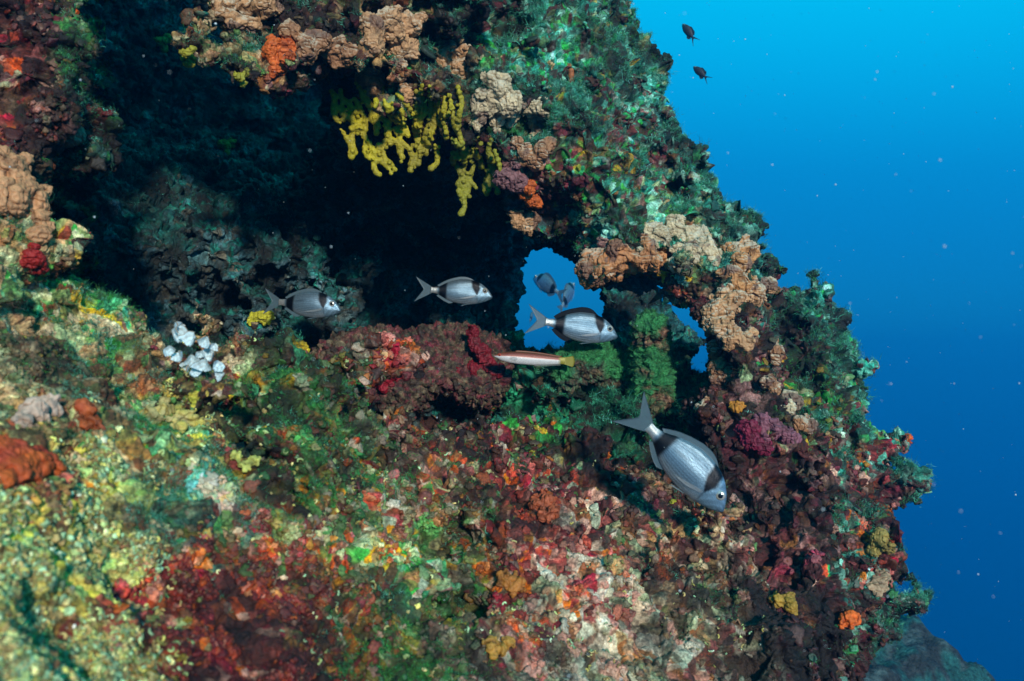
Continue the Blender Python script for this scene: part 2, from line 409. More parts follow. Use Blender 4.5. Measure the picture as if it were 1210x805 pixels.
ANCH = [(10, 60, 90, 'maroon'), (60, 110, 70, 'maroon'), (20, 160, 60, 'crimson'), (112, 110, 34, 'green'), (106, 120, 30, 'teal'), (98, 60, 34, 'green'), (100, 190, 30, 'teal'), (95, 15, 30, 'green'), (30, 250, 60, 'brown'), (80, 330, 50, 'green'),
 (30, 380, 90, 'brown'), (140, 410, 80, 'brown'), (100, 360, 50, 'green'), (220, 460, 50, 'maroon'), (70, 500, 70, 'brown'), (190, 500, 50, 'green'), (40, 560, 40, 'crimson'),
 (30, 640, 90, 'yellow'), (70, 700, 90, 'yellow'), (20, 780, 90, 'yellow'), (120, 610, 60, 'yellow'), (150, 790, 50, 'yellow'), (230, 500, 45, 'yellow'),
 (190, 610, 50, 'brown'), (250, 600, 50, 'teal'), (280, 570, 50, 'mixed'), (250, 680, 70, 'crimson'), (320, 700, 80, 'crimson'), (330, 780, 80, 'crimson'), (200, 780, 60, 'crimson'), (150, 720, 50, 'crimson'), (370, 630, 60, 'mixed'),
 (330, 470, 45, 'green'), (390, 500, 50, 'mixed'), (350, 540, 60, 'green'), (310, 520, 50, 'mixed'), (420, 560, 60, 'mixed'), (430, 520, 50, 'green'), (460, 640, 70, 'mixed'), (430, 720, 70, 'mixed'), (520, 690, 60, 'green'), (480, 780, 70, 'green'), (440, 790, 45, 'crimson'),
 (500, 500, 60, 'crimson'), (480, 490, 40, 'pale'), (560, 500, 60, 'maroon'), (540, 560, 60, 'mixed'), (480, 580, 60, 'pale'), (610, 540, 60, 'maroon'), (640, 500, 40, 'green'), (690, 560, 50, 'maroon'),
 (610, 620, 70, 'crimson'), (670, 600, 60, 'crimson'), (610, 690, 50, 'crimson'), (700, 640, 70, 'pale'), (740, 680, 50, 'crimson'), (780, 600, 60, 'maroon'), (800, 650, 60, 'brown'),
 (600, 770, 90, 'pale'), (700, 760, 90, 'pale'), (790, 770, 80, 'pale'), (760, 720, 60, 'pale'), (840, 720, 40, 'brown'), (870, 780, 40, 'pale'),
 (900, 520, 70, 'maroon'), (930, 620, 90, 'maroon'), (960, 700, 80, 'maroon'), (1000, 780, 80, 'maroon'), (1000, 560, 70, 'maroon'), (900, 700, 50, 'maroon'), (1040, 640, 40, 'crimson'), (1030, 540, 40, 'crimson'),
 (1070, 560, 30, 'teal'), (1040, 500, 35, 'teal'), (1010, 440, 40, 'teal'), (1060, 700, 30, 'teal'), (1030, 770, 30, 'teal'), (960, 370, 45, 'teal'), (920, 310, 45, 'teal'),
 (930, 440, 50, 'maroon'), (960, 470, 50, 'green'), (870, 360, 60, 'maroon'), (830, 300, 40, 'brown'), (880, 280, 50, 'teal'),
 (850, 220, 60, 'teal'), (800, 150, 60, 'teal'), (760, 80, 60, 'teal'), (700, 40, 70, 'teal'), (620, 40, 70, 'teal'), (650, 100, 60, 'teal'), (740, 40, 50, 'green'), (600, 60, 35, 'green'), (690, 150, 50, 'maroon'), (740, 160, 60, 'maroon'), (780, 200, 50, 'maroon'),
 (700, 200, 50, 'green'), (660, 160, 40, 'green'), (720, 230, 60, 'teal'), (680, 250, 50, 'maroon'), (780, 240, 50, 'green'), (560, 90, 50, 'brown'), (540, 40, 60, 'maroon'), (450, 40, 60, 'brown'), (380, 20, 60, 'maroon'), (300, 10, 50, 'brown'),
 (862, 655, 17, 'pale'), (862, 660, 17, 'pale'), (878, 700, 17, 'pale'), (880, 700, 17, 'pale'), (892, 740, 18, 'pale'), (894, 742, 18, 'pale'), (903, 790, 22, 'pale'), (904, 790, 22, 'pale'),
 (20, 30, 60, 'crimson'), (60, 180, 45, 'brown'), (50, 60, 45, 'maroon'), (70, 120, 40, 'brown'), (20, 110, 50, 'crimson'), (90, 300, 40, 'brown'), (50, 320, 45, 'brown'), (620, 210, 40, 'maroon'), (640, 290, 40, 'cave')]

def zones(p):
    """weight of every zone at points p (the anchors stand at the rock's first surface)"""
    u = CX + p[:, 0] / p[:, 1] * F; v = CY - p[:, 2] / p[:, 1] * F
    u = u + 26 * vnoise(p, 14., 41) + 14 * vnoise(p, 40., 42); v = v + 26 * vnoise(p, 14., 43) + 14 * vnoise(p, 40., 44)
    W = np.full((len(p), len(ZN)), 1e-4, np.float32)
    uc, vc = np.clip(u, -20, 1100), np.clip(v, -20, 825)
    for (a, b, r, z) in ANCH:
        W[:, ZN.index(z)] += np.exp(-((uc - a) ** 2 + (vc - b) ** 2) / (r * r * .9))
    ln = np.array([(848, 622), (862, 655), (878, 700), (890, 745), (906, 812)], float)                # the pale ridge beside the gully
    dl = np.abs(u - np.interp(v, ln[:, 1], ln[:, 0]))
    W[:, ZN.index('pale')] += 9 * np.exp(-(dl / 10) ** 2) * (v > 625)
    return W, u, v

def zone_full(p, nrm):
    W, u, v = zones(p)
    y = p[:, 1]
    Ds = np.clip(Dfront(u, v), .4, 2.4)
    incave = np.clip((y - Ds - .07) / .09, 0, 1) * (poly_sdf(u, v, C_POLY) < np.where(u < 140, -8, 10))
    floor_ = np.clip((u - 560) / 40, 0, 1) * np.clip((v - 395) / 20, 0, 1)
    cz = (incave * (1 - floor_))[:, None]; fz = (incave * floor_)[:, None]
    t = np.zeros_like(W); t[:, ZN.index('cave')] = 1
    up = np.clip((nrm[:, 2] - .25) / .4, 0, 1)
    t[:, ZN.index('ledge_light')] = np.clip((nrm[:, 2] - .0) / .4, 0, 1) * 4.5  # upward cave faces get the painted teal light
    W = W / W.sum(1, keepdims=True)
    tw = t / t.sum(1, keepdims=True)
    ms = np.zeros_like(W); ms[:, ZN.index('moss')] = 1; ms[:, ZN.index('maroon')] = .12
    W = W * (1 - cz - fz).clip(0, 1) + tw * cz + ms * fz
    # turf likes the tops of ledges on the arch and the right-hand shoulder, bare crust hangs below
    arch = (((v < 300) & (u > 230)) | (u > 985))[:, None] * (1 - cz - fz).clip(0, 1)
    tt = np.zeros_like(W); tt[:, ZN.index('teal')] = up * .55
    W = W * (1 - arch * (up * .45)[:, None]) + tt * arch
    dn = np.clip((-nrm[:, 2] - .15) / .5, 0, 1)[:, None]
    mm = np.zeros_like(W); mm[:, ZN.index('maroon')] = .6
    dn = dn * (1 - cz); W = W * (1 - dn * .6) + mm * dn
    return W / W.sum(1, keepdims=True), u, v, incave

PMAX = max(len(v) for v in PAL.values())
PT = np.zeros((len(ZN), PMAX, 3), np.float32)
for k, z in enumerate(ZN):
    for j in range(PMAX): PT[k, j] = PAL[z][j % len(PAL[z])]

def pick(W, r1, r2):
    z = (np.cumsum(W, 1) < (r1[:, None] * .9999)).sum(1).clip(0, len(ZN) - 1)
    j = np.minimum((r2 * PMAX).astype(int), PMAX - 1)
    return PT[z, j], z

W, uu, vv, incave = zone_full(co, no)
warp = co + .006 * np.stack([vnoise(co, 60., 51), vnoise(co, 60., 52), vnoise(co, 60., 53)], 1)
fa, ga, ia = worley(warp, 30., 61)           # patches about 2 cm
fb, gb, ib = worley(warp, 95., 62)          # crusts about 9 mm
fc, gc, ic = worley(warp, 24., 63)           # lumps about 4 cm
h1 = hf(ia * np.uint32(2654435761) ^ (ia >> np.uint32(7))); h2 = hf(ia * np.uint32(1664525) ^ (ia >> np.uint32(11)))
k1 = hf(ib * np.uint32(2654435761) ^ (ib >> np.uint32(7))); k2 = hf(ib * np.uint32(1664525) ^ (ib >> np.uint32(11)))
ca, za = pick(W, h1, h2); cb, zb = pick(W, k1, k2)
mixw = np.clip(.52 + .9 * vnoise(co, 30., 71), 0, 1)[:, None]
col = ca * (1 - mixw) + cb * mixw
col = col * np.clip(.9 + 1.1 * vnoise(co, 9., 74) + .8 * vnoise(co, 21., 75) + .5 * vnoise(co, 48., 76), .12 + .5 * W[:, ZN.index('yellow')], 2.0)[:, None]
fine = np.clip(1 + .6 * vnoise(co, 300., 72) + .3 * vnoise(co, 150., 73), .25, 1.9)[:, None]
col = col * fine
mean = (W[:, :, None] * PT.mean(1)[None]).sum(1)
col = col * .88 + mean * .12
lum_ = (col @ np.array([.3, .5, .2]))[:, None]
col = np.clip((lum_ + 1.25 * (col - lum_)) * np.clip(lum_ / .11, .1, 1.6) ** .45, .003, .8)
rough_z = np.array([1.0, 1.1, .9, .75, .9, .9, .9, .7, 1.1, 1.05, .9], np.float32)[za]
sc_ = np.clip(co[:, 1] / 1.2, .5, 1.5)
crs = (1 - np.abs(vnoise(warp, 17., 83))) ** 5 + .7 * (1 - np.abs(vnoise(warp, 39., 84))) ** 5 + .4 * (1 - np.abs(vnoise(warp, 90., 85))) ** 5
soft = np.clip(.5 + 1.2 * vnoise(co, 12., 86), .15, 1)
disp = (.016 * (.62 - fc) * soft - .012 * crs + .007 * vnoise(warp, 33., 87) + .007 * (.55 - fa) * (.6 + h2) * soft + .0045 * (.5 - fb) * (.5 + k2 * 1.2) + .0022 * vnoise(co, 240., 81) + .007 * vnoise(co, 62., 82)) * rough_z * sc_
outside = np.clip((np.abs(co[:, 0]) - 3) * 5, 0, 1)
co2 = co + no * disp[:, None]
me2.vertices.foreach_set("co", co2.ravel().astype(np.float32)); me2.update()
# join the coarse unseen remainder
FV = co2.astype(np.float32); qn = len(me2.polygons); FQ = np.empty(qn * 4, np.int32); me2.polygons.foreach_get("vertices", FQ)
_, zc_ = worley(CV, 30., 61)[0], worley(CV, 30., 61)[2]
ccol = np.array(PAL['maroon'])[(hf(zc_) * 8.99).astype(int)]
bpy.data.meshes.remove(me2)
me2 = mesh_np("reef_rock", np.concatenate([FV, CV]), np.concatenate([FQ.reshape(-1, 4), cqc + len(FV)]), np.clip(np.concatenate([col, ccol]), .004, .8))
M_ROCK = growth_mat("reef_crust", rough=.72, var=.5, vscale=320, bump=.7, bscale=420, bdist=.003)
reef = link("reef_rock", me2, M_ROCK, kind="structure", label="rock reef with a cave arch, crusted in red, orange and green growth")
no2 = np.empty(len(me2.vertices) * 3, np.float32); me2.vertex_normals.foreach_get("vector", no2); no2 = no2.reshape(-1, 3)[:n]

# ------------------------------------------------------------------ the slope of sea bed falling away to the right
xs = np.concatenate([np.linspace(-6, 1.2, 30), np.linspace(1.24, 9, 260)]); yb = np.concatenate([np.linspace(1.0, 3.0, 30), np.linspace(3.03, 9.5, 260)])
X, Yb = np.meshgrid(xs, yb, indexing='ij')
Z = -1.16 - .9 * np.maximum(4.2 - Yb, 0) - .70 * np.maximum(X - 1.55, -.9) - .02 * (Yb - 3) - .25 * np.maximum(Yb - 6.0, 0) - .07 * np.maximum(X - 2, 0) ** 1.3
pp = np.stack([X.ravel(), Yb.ravel(), Z.ravel()], 1)
pp[:, 2] += .16 * fbm(pp, 1.4, 91, 3) + .14 * np.abs(vnoise(pp, 5., 95)) + .045 * vnoise(pp, 10., 96) + .03 * (.5 - worley(pp, 9., 94)[0])
g_ = np.arange(len(pp)).reshape(X.shape)
qs = np.stack([g_[:-1, :-1].ravel(), g_[1:, :-1].ravel(), g_[1:, 1:].ravel(), g_[:-1, 1:].ravel()], 1)
_, _, ih = worley(pp + .05 * vnoise(pp, 9., 93)[:, None], 13., 97); hh = hf(ih)[:, None]
bedc = .8 * np.where(hh < .4, (.02, .12, .11), np.where(hh < .7, (.06, .10, .10), (.03, .04, .04))) * (1 + .4 * vnoise(pp, 20., 98))[:, None]  # bluish water haze put into the bed's colour
M_BED = growth_mat("seabed_crust", rough=.85, var=.6, vscale=45, bump=1, bscale=60, bdist=.03)
link("seabed", mesh_np("seabed", pp, qs, bedc), M_BED, kind="structure", label="dim blue rocky slope falling away below the reef")

# ------------------------------------------------------------------ fine growth scattered over the rock
def rot_to(nrm, ang):
    """matrices whose z is nrm, turned by ang"""
    z = nrm / np.linalg.norm(nrm, axis=1, keepdims=True)
    a = np.where(np.abs(z[:, 2:3]) < .9, np.array([[0, 0, 1.]]), np.array([[1., 0, 0]]))
    x = np.cross(a, z); x /= np.linalg.norm(x, axis=1, keepdims=True); y = np.cross(z, x)
    c, s = np.cos(ang)[:, None], np.sin(ang)[:, None]
    return np.stack([x * c + y * s, -x * s + y * c, z], 2)

def scatter(templates, pos, nrm, scale, colr, tilt=.25, tipbright=0):
    V, T, C = [], [], []; off = 0
    nn = nrm + tilt * rng.normal(size=nrm.shape); ang = rng.uniform(0, 6.28, len(pos)); M = rot_to(nn, ang)
    which = rng.integers(0, len(templates), len(pos))
    for k, (tv, tf) in enumerate(templates):
        s = np.where(which == k)[0]
        if not len(s): continue
        sv = tv[None] * (scale[s][:, None, None] if scale.ndim == 1 else scale[s][:, None, :])
        pv = np.einsum('nij,nkj->nki', M[s], sv) + pos[s][:, None]
        V.append(pv.reshape(-1, 3)); T.append((tf[None] + (np.arange(len(s)) * len(tv))[:, None, None] + off).reshape(-1, 3))
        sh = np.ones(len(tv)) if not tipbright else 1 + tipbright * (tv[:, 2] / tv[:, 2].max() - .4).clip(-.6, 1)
        C.append((colr[s][:, None] * sh[None, :, None]).reshape(-1, 3)); off += len(s) * len(tv)
    return np.concatenate(V), np.concatenate(T), np.concatenate(C)

def tri_quads(f): return np.concatenate([f[:, [0, 1, 2]], f[:, [0, 2, 3]]])

def t_tuft(nb, h, wd, spread, seed):
    """a wisp of thin, kinked, unevenly long filaments leaning one way"""
    r = np.random.default_rng(seed); V = []; T = []; sway = r.normal(size=2) * .45
    for b in range(nb):
        a = r.uniform(0, 6.28); lean = r.uniform(.05, 1) * spread; H = h * r.lognormal(-.25, .45)
        p = np.array([r.normal() * .35, r.normal() * .35, -.12]); d = np.array([math.cos(a) * lean + sway[0], math.sin(a) * lean + sway[1], 1.0]); d /= np.linalg.norm(d)
        k = len(V); m_ = 3
        for q in range(m_ + 1):
            s = np.cross(d, [r.normal(), r.normal(), .3]); s = s / (np.linalg.norm(s) + 1e-9) * wd * (1 - .8 * q / m_)
            V += [p - s, p + s]
            p = p + d * H / m_; d = d + r.normal(size=3) * .42 - np.array([0, 0, .12]); d /= np.linalg.norm(d)
        for q in range(m_):
            o = k + 2 * q; T += [(o, o + 1, o + 3), (o, o + 3, o + 2)]
    return np.array(V), np.array(T)

def t_plate(seed, ns=13):
    r = np.random.default_rng(seed); a = np.arange(ns) / ns * 6.2832
    rad = 1 + .22 * r.normal(size=ns).clip(-1.3, 1.3); dz = .16 * r.normal(size=ns)
    ring = np.stack([np.cos(a) * rad, np.sin(a) * rad * .85, .25 + dz], 1)
    mid = np.stack([np.cos(a) * rad * .62, np.sin(a) * rad * .55, .36 + dz * .5], 1); low = ring * [.8, .8, 1] - [0, 0, .32]
    V = np.concatenate([ring, mid, low, [[0, 0, .3]]]); T = []
    for i in range(ns):
        j = (i + 1) % ns
        T += [(i, j, ns + j), (i, ns + j, ns + i), (ns + i, ns + j, 3 * ns), (2 * ns + i, 2 * ns + j, j), (2 * ns + i, j, i)]
    return V, np.array(T)

def ico(sub):
    import bmesh
    b = bmesh.new(); bmesh.ops.create_icosphere(b, subdivisions=sub, radius=1)
    v = np.array([x.co[:] for x in b.verts]); t = np.array([[q.index for q in fc_.verts] for fc_ in b.faces]); b.free()
    return v, t

def t_nod(seed, sub=2):
    v, t = ico(sub); d = 1 + .55 * vnoise(v + seed * 7.3, 1.9, seed) + .3 * vnoise(v + seed * 3, 4.6, seed + 1)
    return v * d[:, None] * [1, 1, .72], t

def tube(path, rad, ns=6, cap=True):
    path = np.array(path, float); rad = np.broadcast_to(np.array(rad, float), (len(path),)); V = []; T = []
    tg = np.gradient(path, axis=0); tg /= np.linalg.norm(tg, axis=1, keepdims=True) + 1e-9
    n0 = np.cross(tg[0], [.3, .5, .8]); n0 /= np.linalg.norm(n0)
    for i in range(len(path)):
        n0 = n0 - tg[i] * (n0 @ tg[i]); n0 /= np.linalg.norm(n0); b0 = np.cross(tg[i], n0)
        for k in range(ns):
            a = k / ns * 6.2832; V.append(path[i] + rad[i] * (math.cos(a) * n0 + math.sin(a) * b0))
    for i in range(len(path) - 1):
        for k in range(ns):
            a, b = i * ns + k, i * ns + (k + 1) % ns
            T += [(a, b, b + ns), (a, b + ns, a + ns)]
    if cap:
        V += [path[0], path[-1]]; c0, c1 = len(V) - 2, len(V) - 1; L = (len(path) - 1) * ns
        for k in range(ns): T += [(c0, (k + 1) % ns, k), (c1, L + k, L + (k + 1) % ns)]
    return np.array(V), np.array(T)

def t_curl(seed):
    r = np.random.default_rng(seed); k = r.uniform(1.5, 4.2); t = np.linspace(0, 1, 8); L = r.uniform(1.2, 2.2)
    a = k * (t - .5); p = np.stack([np.sin(a) * L / k, (1 - np.cos(a)) * L / k, .25 + .25 * np.sin(t * 6 + seed)], 1)
    return tube(p, .26 * (1 - .5 * np.abs(t - .5) ** 2 * 4 * .5), 5)

TUFT = [t_tuft(11, .8, .030, .9, s) for s in range(12)]
FROND = [t_tuft(8, .5, .05, .7, s + 20) for s in range(3)]
PLATE = [t_plate(s) for s in range(7)]; NOD = [t_nod(s) for s in range(6)]; CURL = [t_curl(s) for s in range(7)]
inframe = (uu > -60) & (uu < 1130) & (vv > -60) & (vv < 860)
vd = -co2 / np.linalg.norm(co2, axis=1, keepdims=True)
face = (no2 * vd).sum(1)
okv = inframe & (face > -.25) & (co2[:, 1] < 3.3)
wz = {z: W[:, k] for k, z in enumerate(ZN)}
protr = np.clip(.5 + disp / .02, .1, 1.5)

def choose(wt, count, clump=0):
    wt = np.where(okv, wt, 0).astype(np.float64)
    if clump:
        q = np.clip(.45 + 2.0 * vnoise(co, 22., clump) + .9 * vnoise(co, 55., clump + 1), .02, 1.8); wt = wt * q * q
    c = np.cumsum(wt); c /= c[-1]
    return np.searchsorted(c, rng.random(count)).clip(0, n - 1)

def zone_col(i, bright=1.):
    c, z = pick(W[i], rng.random(len(i)), rng.random(len(i)))
    c = np.clip(c.mean(1, keepdims=True) + 1.35 * (c - c.mean(1, keepdims=True)), .003, .8)
    c = .27 * c + .76 * np.clip(col[i], 0, .6)
    return np.clip(c * (bright * rng.lognormal(0, .18, len(i)))[:, None], .004, .85)

def add_scatter(name, label, mat, sets, tipb=0):
    V, T, C = [], [], []; off = 0
    for s in sets:
        v, t, c = scatter(*s[:5], **(s[5] if len(s) > 5 else {})); V.append(v); T.append(t + off); C.append(c); off += len(v)
    me = mesh_np(name, np.concatenate(V), np.concatenate(T), np.clip(np.concatenate(C), .003, .85))
    return link(name, me, mat, kind="stuff", label=label)

M_TURF = growth_mat("algae_turf", rough=.6, var=.4, vscale=200, bump=0, spec=.3)
M_BITS = growth_mat("crust_bits", rough=.6, var=.55, vscale=420, bump=.5, bscale=520, bdist=.002, spec=.4)
dsc = lambda i: np.clip(co2[i, 1] / 1.2, .5, 1.35)
upw = np.clip(.35 + no2[:, 2], .05, 1.4) * np.where(uu < 80, .45, 1)
GR = np.array([(.03, .22, .04), (.02, .15, .05), (.05, .26, .12), (.06, .20, .03), (.04, .30, .05)]); TE = np.array([(.05, .34, .20), (.03, .20, .12), (.08, .36, .25), (.04, .26, .08), (.12, .40, .28)])
DK = np.array([(.03, .045, .02), (.05, .03, .02), (.02, .06, .03)])
def pal(P_, i): return P_[rng.integers(0, len(P_), len(i))] * rng.lognormal(0, .5, len(i))[:, None]
g1 = choose((wz['green'] + .35 * wz['mixed'] + .25 * wz['brown'] + .12 * wz['teal']) * upw, 13000, 500)
g2 = choose((wz['teal'] + .15 * wz['green'] + .1 * wz['brown']) * upw, 24000, 510)
g3 = choose(wz['moss'] * upw * (.3 + .7 * (uu > 560)), 9000, 520)
g7 = choose(wz['ledge_light'], 4500, 720)  # tufts that carry the painted teal light of the cave ledges
g4 = choose((wz['maroon'] + .3 * wz['brown']) * protr, 5000, 530)
g6 = choose((wz['crimson'] + wz['mixed'] + wz['pale'] * .8 + wz['brown'] + .35 * wz['yellow'] + .3 * wz['pale'] + .5 * wz['maroon']), 26000, 710)
g5 = choose(wz['teal'] * np.clip(.45 - face, 0, 1), 1800)
add_scatter("seaweed_turf", "short green and teal seaweed turf covering the ledges of the rock", M_TURF, [
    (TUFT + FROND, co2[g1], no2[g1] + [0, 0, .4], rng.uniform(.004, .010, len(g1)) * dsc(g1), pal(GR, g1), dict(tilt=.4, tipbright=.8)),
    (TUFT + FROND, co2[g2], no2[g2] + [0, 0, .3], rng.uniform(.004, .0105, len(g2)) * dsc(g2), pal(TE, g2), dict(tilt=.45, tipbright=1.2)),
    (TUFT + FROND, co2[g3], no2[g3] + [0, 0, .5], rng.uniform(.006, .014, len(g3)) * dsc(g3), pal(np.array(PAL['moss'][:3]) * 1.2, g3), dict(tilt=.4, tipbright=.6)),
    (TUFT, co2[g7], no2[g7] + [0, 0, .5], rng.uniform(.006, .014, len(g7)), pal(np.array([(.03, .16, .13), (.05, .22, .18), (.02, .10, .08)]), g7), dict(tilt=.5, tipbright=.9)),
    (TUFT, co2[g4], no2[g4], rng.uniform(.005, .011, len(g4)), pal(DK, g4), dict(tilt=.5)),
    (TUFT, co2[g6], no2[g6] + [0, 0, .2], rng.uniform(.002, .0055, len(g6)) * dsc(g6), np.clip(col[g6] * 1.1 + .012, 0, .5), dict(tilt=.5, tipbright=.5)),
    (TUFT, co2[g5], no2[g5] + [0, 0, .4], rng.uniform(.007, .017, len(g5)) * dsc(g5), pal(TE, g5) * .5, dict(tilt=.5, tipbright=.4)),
])
p1 = choose((wz['crimson'] + .6 * wz['mixed'] + .12 * wz['pale'] + .10 * wz['maroon']) * protr * (uu < 820), 4800, 540)
p2 = choose((wz['crimson'] + .5 * wz['mixed'] + .1 * wz['pale'] + .15 * wz['maroon'] + .2 * wz['brown']) * protr, 300, 640)
p1b = choose((wz['crimson'] * .4 + wz['maroon']) * protr * (uu > 800), 1500, 550)
n1 = choose((wz['crimson'] + wz['mixed'] + wz['pale'] * .8 + wz['brown'] + .25 * wz['maroon'] + .1 * wz['green'] + .015 * wz['teal']) * protr, 8000, 560)
n2 = choose((wz['yellow'] + .1 * wz['mixed']) * protr, 2600, 570)
c1 = choose((wz['yellow'] + .05 * wz['mixed'] + .1 * wz['pale']) * protr, 5200, 580)
n3 = choose(wz['cave'], 900)
YE = np.array([(.34, .30, .07), (.26, .34, .12), (.44, .38, .15), (.28, .20, .07), (.24, .38, .2)])
add_scatter("encrusting_growth", "small plates, knobs and curls of red, orange, cream and yellow crust", M_BITS, [
    (PLATE, co2[p1], no2[p1] + [0, -.2, .25], rng.uniform(.003, .0085, len(p1)) * dsc(p1), zone_col(p1, 1.15), dict(tilt=.5)),
    (PLATE, co2[p2], no2[p2] + [0, -.1, .2], rng.uniform(.006, .013, len(p2)) * dsc(p2), zone_col(p2, 1.0), dict(tilt=.35)),
    (PLATE, co2[p1b], no2[p1b], rng.uniform(.003, .009, len(p1b)), zone_col(p1b, 1.5), dict(tilt=.5)),
    (NOD, co2[n1], no2[n1], rng.uniform(.0015, .0045, len(n1)) * dsc(n1), zone_col(n1, .95), dict(tilt=.5)),
    (NOD, co2[n2], no2[n2], rng.uniform(.002, .006, len(n2)) * .6, pal(YE, n2), dict(tilt=.5)),
    (CURL, co2[c1], no2[c1], rng.uniform(.003, .0065, len(c1)) * .75, pal(YE, c1), dict(tilt=.4)),
    (PLATE + NOD, co2[n3], no2[n3], rng.uniform(.002, .006, len(n3)), zone_col(n3, 1.1), dict(tilt=.5)),
])

# ------------------------------------------------------------------ lumps: sponges, boulders
def blob(centres, radii, k=.4, freq=60., amp=.25, res=14, seed=0, flat=None, fine=.0, every=False):
    """one smooth, knobbly mesh round overlapping balls; k and amp are in ball radii"""
    C = np.array(centres, float); Rd = np.array(radii, float); rm = Rd.min(); st = max(rm / res * 2.2, (Rd.max() * 2 + np.ptp(C, axis=0).max()) / 80)
    rm = max(rm, Rd.max() * .45); lo = (C - Rd[:, None] * 1.7).min(0); hi = (C + Rd[:, None] * 1.7).max(0)
    g = [np.arange(lo[i], hi[i] + st, st) for i in range(3)]
    G = np.stack(np.meshgrid(*g, indexing='ij'), -1); sh = G.shape[:3]; Pq = G.reshape(-1, 3)
    d = None
    for c, r in zip(C, Rd):
        dd = np.sqrt(((Pq - c) ** 2).sum(1)) - r
        d = dd if d is None else smin(d, dd, k * rm)
    am = amp * Rd.mean()
    d = d + am * vnoise(Pq, freq, 200 + seed) + am * .5 * vnoise(Pq, freq * 2.3, 210 + seed)
    d = d.reshape(sh); d[0] = d[-1] = 1; d[:, 0] = d[:, -1] = 1; d[:, :, 0] = d[:, :, -1] = 1
    v, q = nets(d); v = lo + v * st
    lab = np.arange(len(v)); E_ = np.concatenate([q[:, [0, 1]], q[:, [1, 2]], q[:, [2, 3]], q[:, [3, 0]]])
    while True:
        l0 = lab.copy(); mn = np.minimum(lab[E_[:, 0]], lab[E_[:, 1]]); np.minimum.at(lab, E_[:, 0], mn); np.minimum.at(lab, E_[:, 1], mn); lab = lab[lab]
        if (lab == l0).all(): break
    iu_, cu_ = np.unique(lab, return_counts=True); kp = (lab == iu_[cu_.argmax()]) if not every else np.isin(lab, iu_[cu_ > 150]); rx = np.cumsum(kp) - 1; q = rx[q[kp[q[:, 0]]]]; v = v[kp]
    for _ in range(1):                                         # one subdivision for a smooth skin
        v, q = subdiv(v, q)
    if fine:
        fq = freq * 2.6
        nrm = normals(v, q); w1, _, _ = worley(v, fq, 300 + seed)
        cr = (1 - np.abs(vnoise(v, freq * .9, 320 + seed))) ** 7 + .6 * (1 - np.abs(vnoise(v, freq * 2.1, 330 + seed))) ** 7
        v = v - nrm * (fine * 2.4 * cr)[:, None]
        v = v + nrm * (fine * (.5 - w1) + fine * .4 * vnoise(v, fq * 2, 310))[:, None]
    return v, q

def normals(v, q):
    nf = np.cross(v[q[:, 2]] - v[q[:, 0]], v[q[:, 3]] - v[q[:, 1]]); nn = np.zeros_like(v)
    for k in range(4): np.add.at(nn, q[:, k], nf)
    return nn / (np.linalg.norm(nn, axis=1, keepdims=True) + 1e-12)

def subdiv(v, q):
    e = np.concatenate([q[:, [0, 1]], q[:, [1, 2]], q[:, [2, 3]], q[:, [3, 0]]]); es = np.sort(e, 1)
    key = es[:, 0].astype(np.int64) * len(v) + es[:, 1]; uq, inv = np.unique(key, return_inverse=True)
    a, b = uq // len(v), uq % len(v); fcn = v[q].mean(1); nv = len(v); ne = len(uq); nq = len(q)
    # catmull-clark-like smoothing
    fs = np.zeros((ne, 3)); fn = np.zeros(ne); np.add.at(fs, inv, np.tile(fcn, (4, 1))); np.add.at(fn, inv, 1)
    em = (v[a] + v[b]) / 2; ep = np.where((fn == 2)[:, None], (em + fs / np.maximum(fn, 1)[:, None]) / 2, em)
    Fs = np.zeros_like(v); Fc = np.zeros(nv)
    for k in range(4): np.add.at(Fs, q[:, k], fcn); np.add.at(Fc, q[:, k], 1)
    Es = np.zeros_like(v); Ec = np.zeros(nv); np.add.at(Es, a, em); np.add.at(Es, b, em); np.add.at(Ec, a, 1); np.add.at(Ec, b, 1)
    Fc = np.maximum(Fc, 1); Ec = np.maximum(Ec, 1)
    vp = (Fs / Fc[:, None] + 2 * Es / Ec[:, None] + (Fc - 3)[:, None] * v) / Fc[:, None]
    E4 = inv.reshape(4, nq).T + nv; fi = np.arange(nq) + nv + ne
    Q = np.concatenate([np.stack([q[:, k], E4[:, k], fi, E4[:, (k + 3) % 4]], 1) for k in range(4)])
    return np.concatenate([vp, ep, fcn]), Q

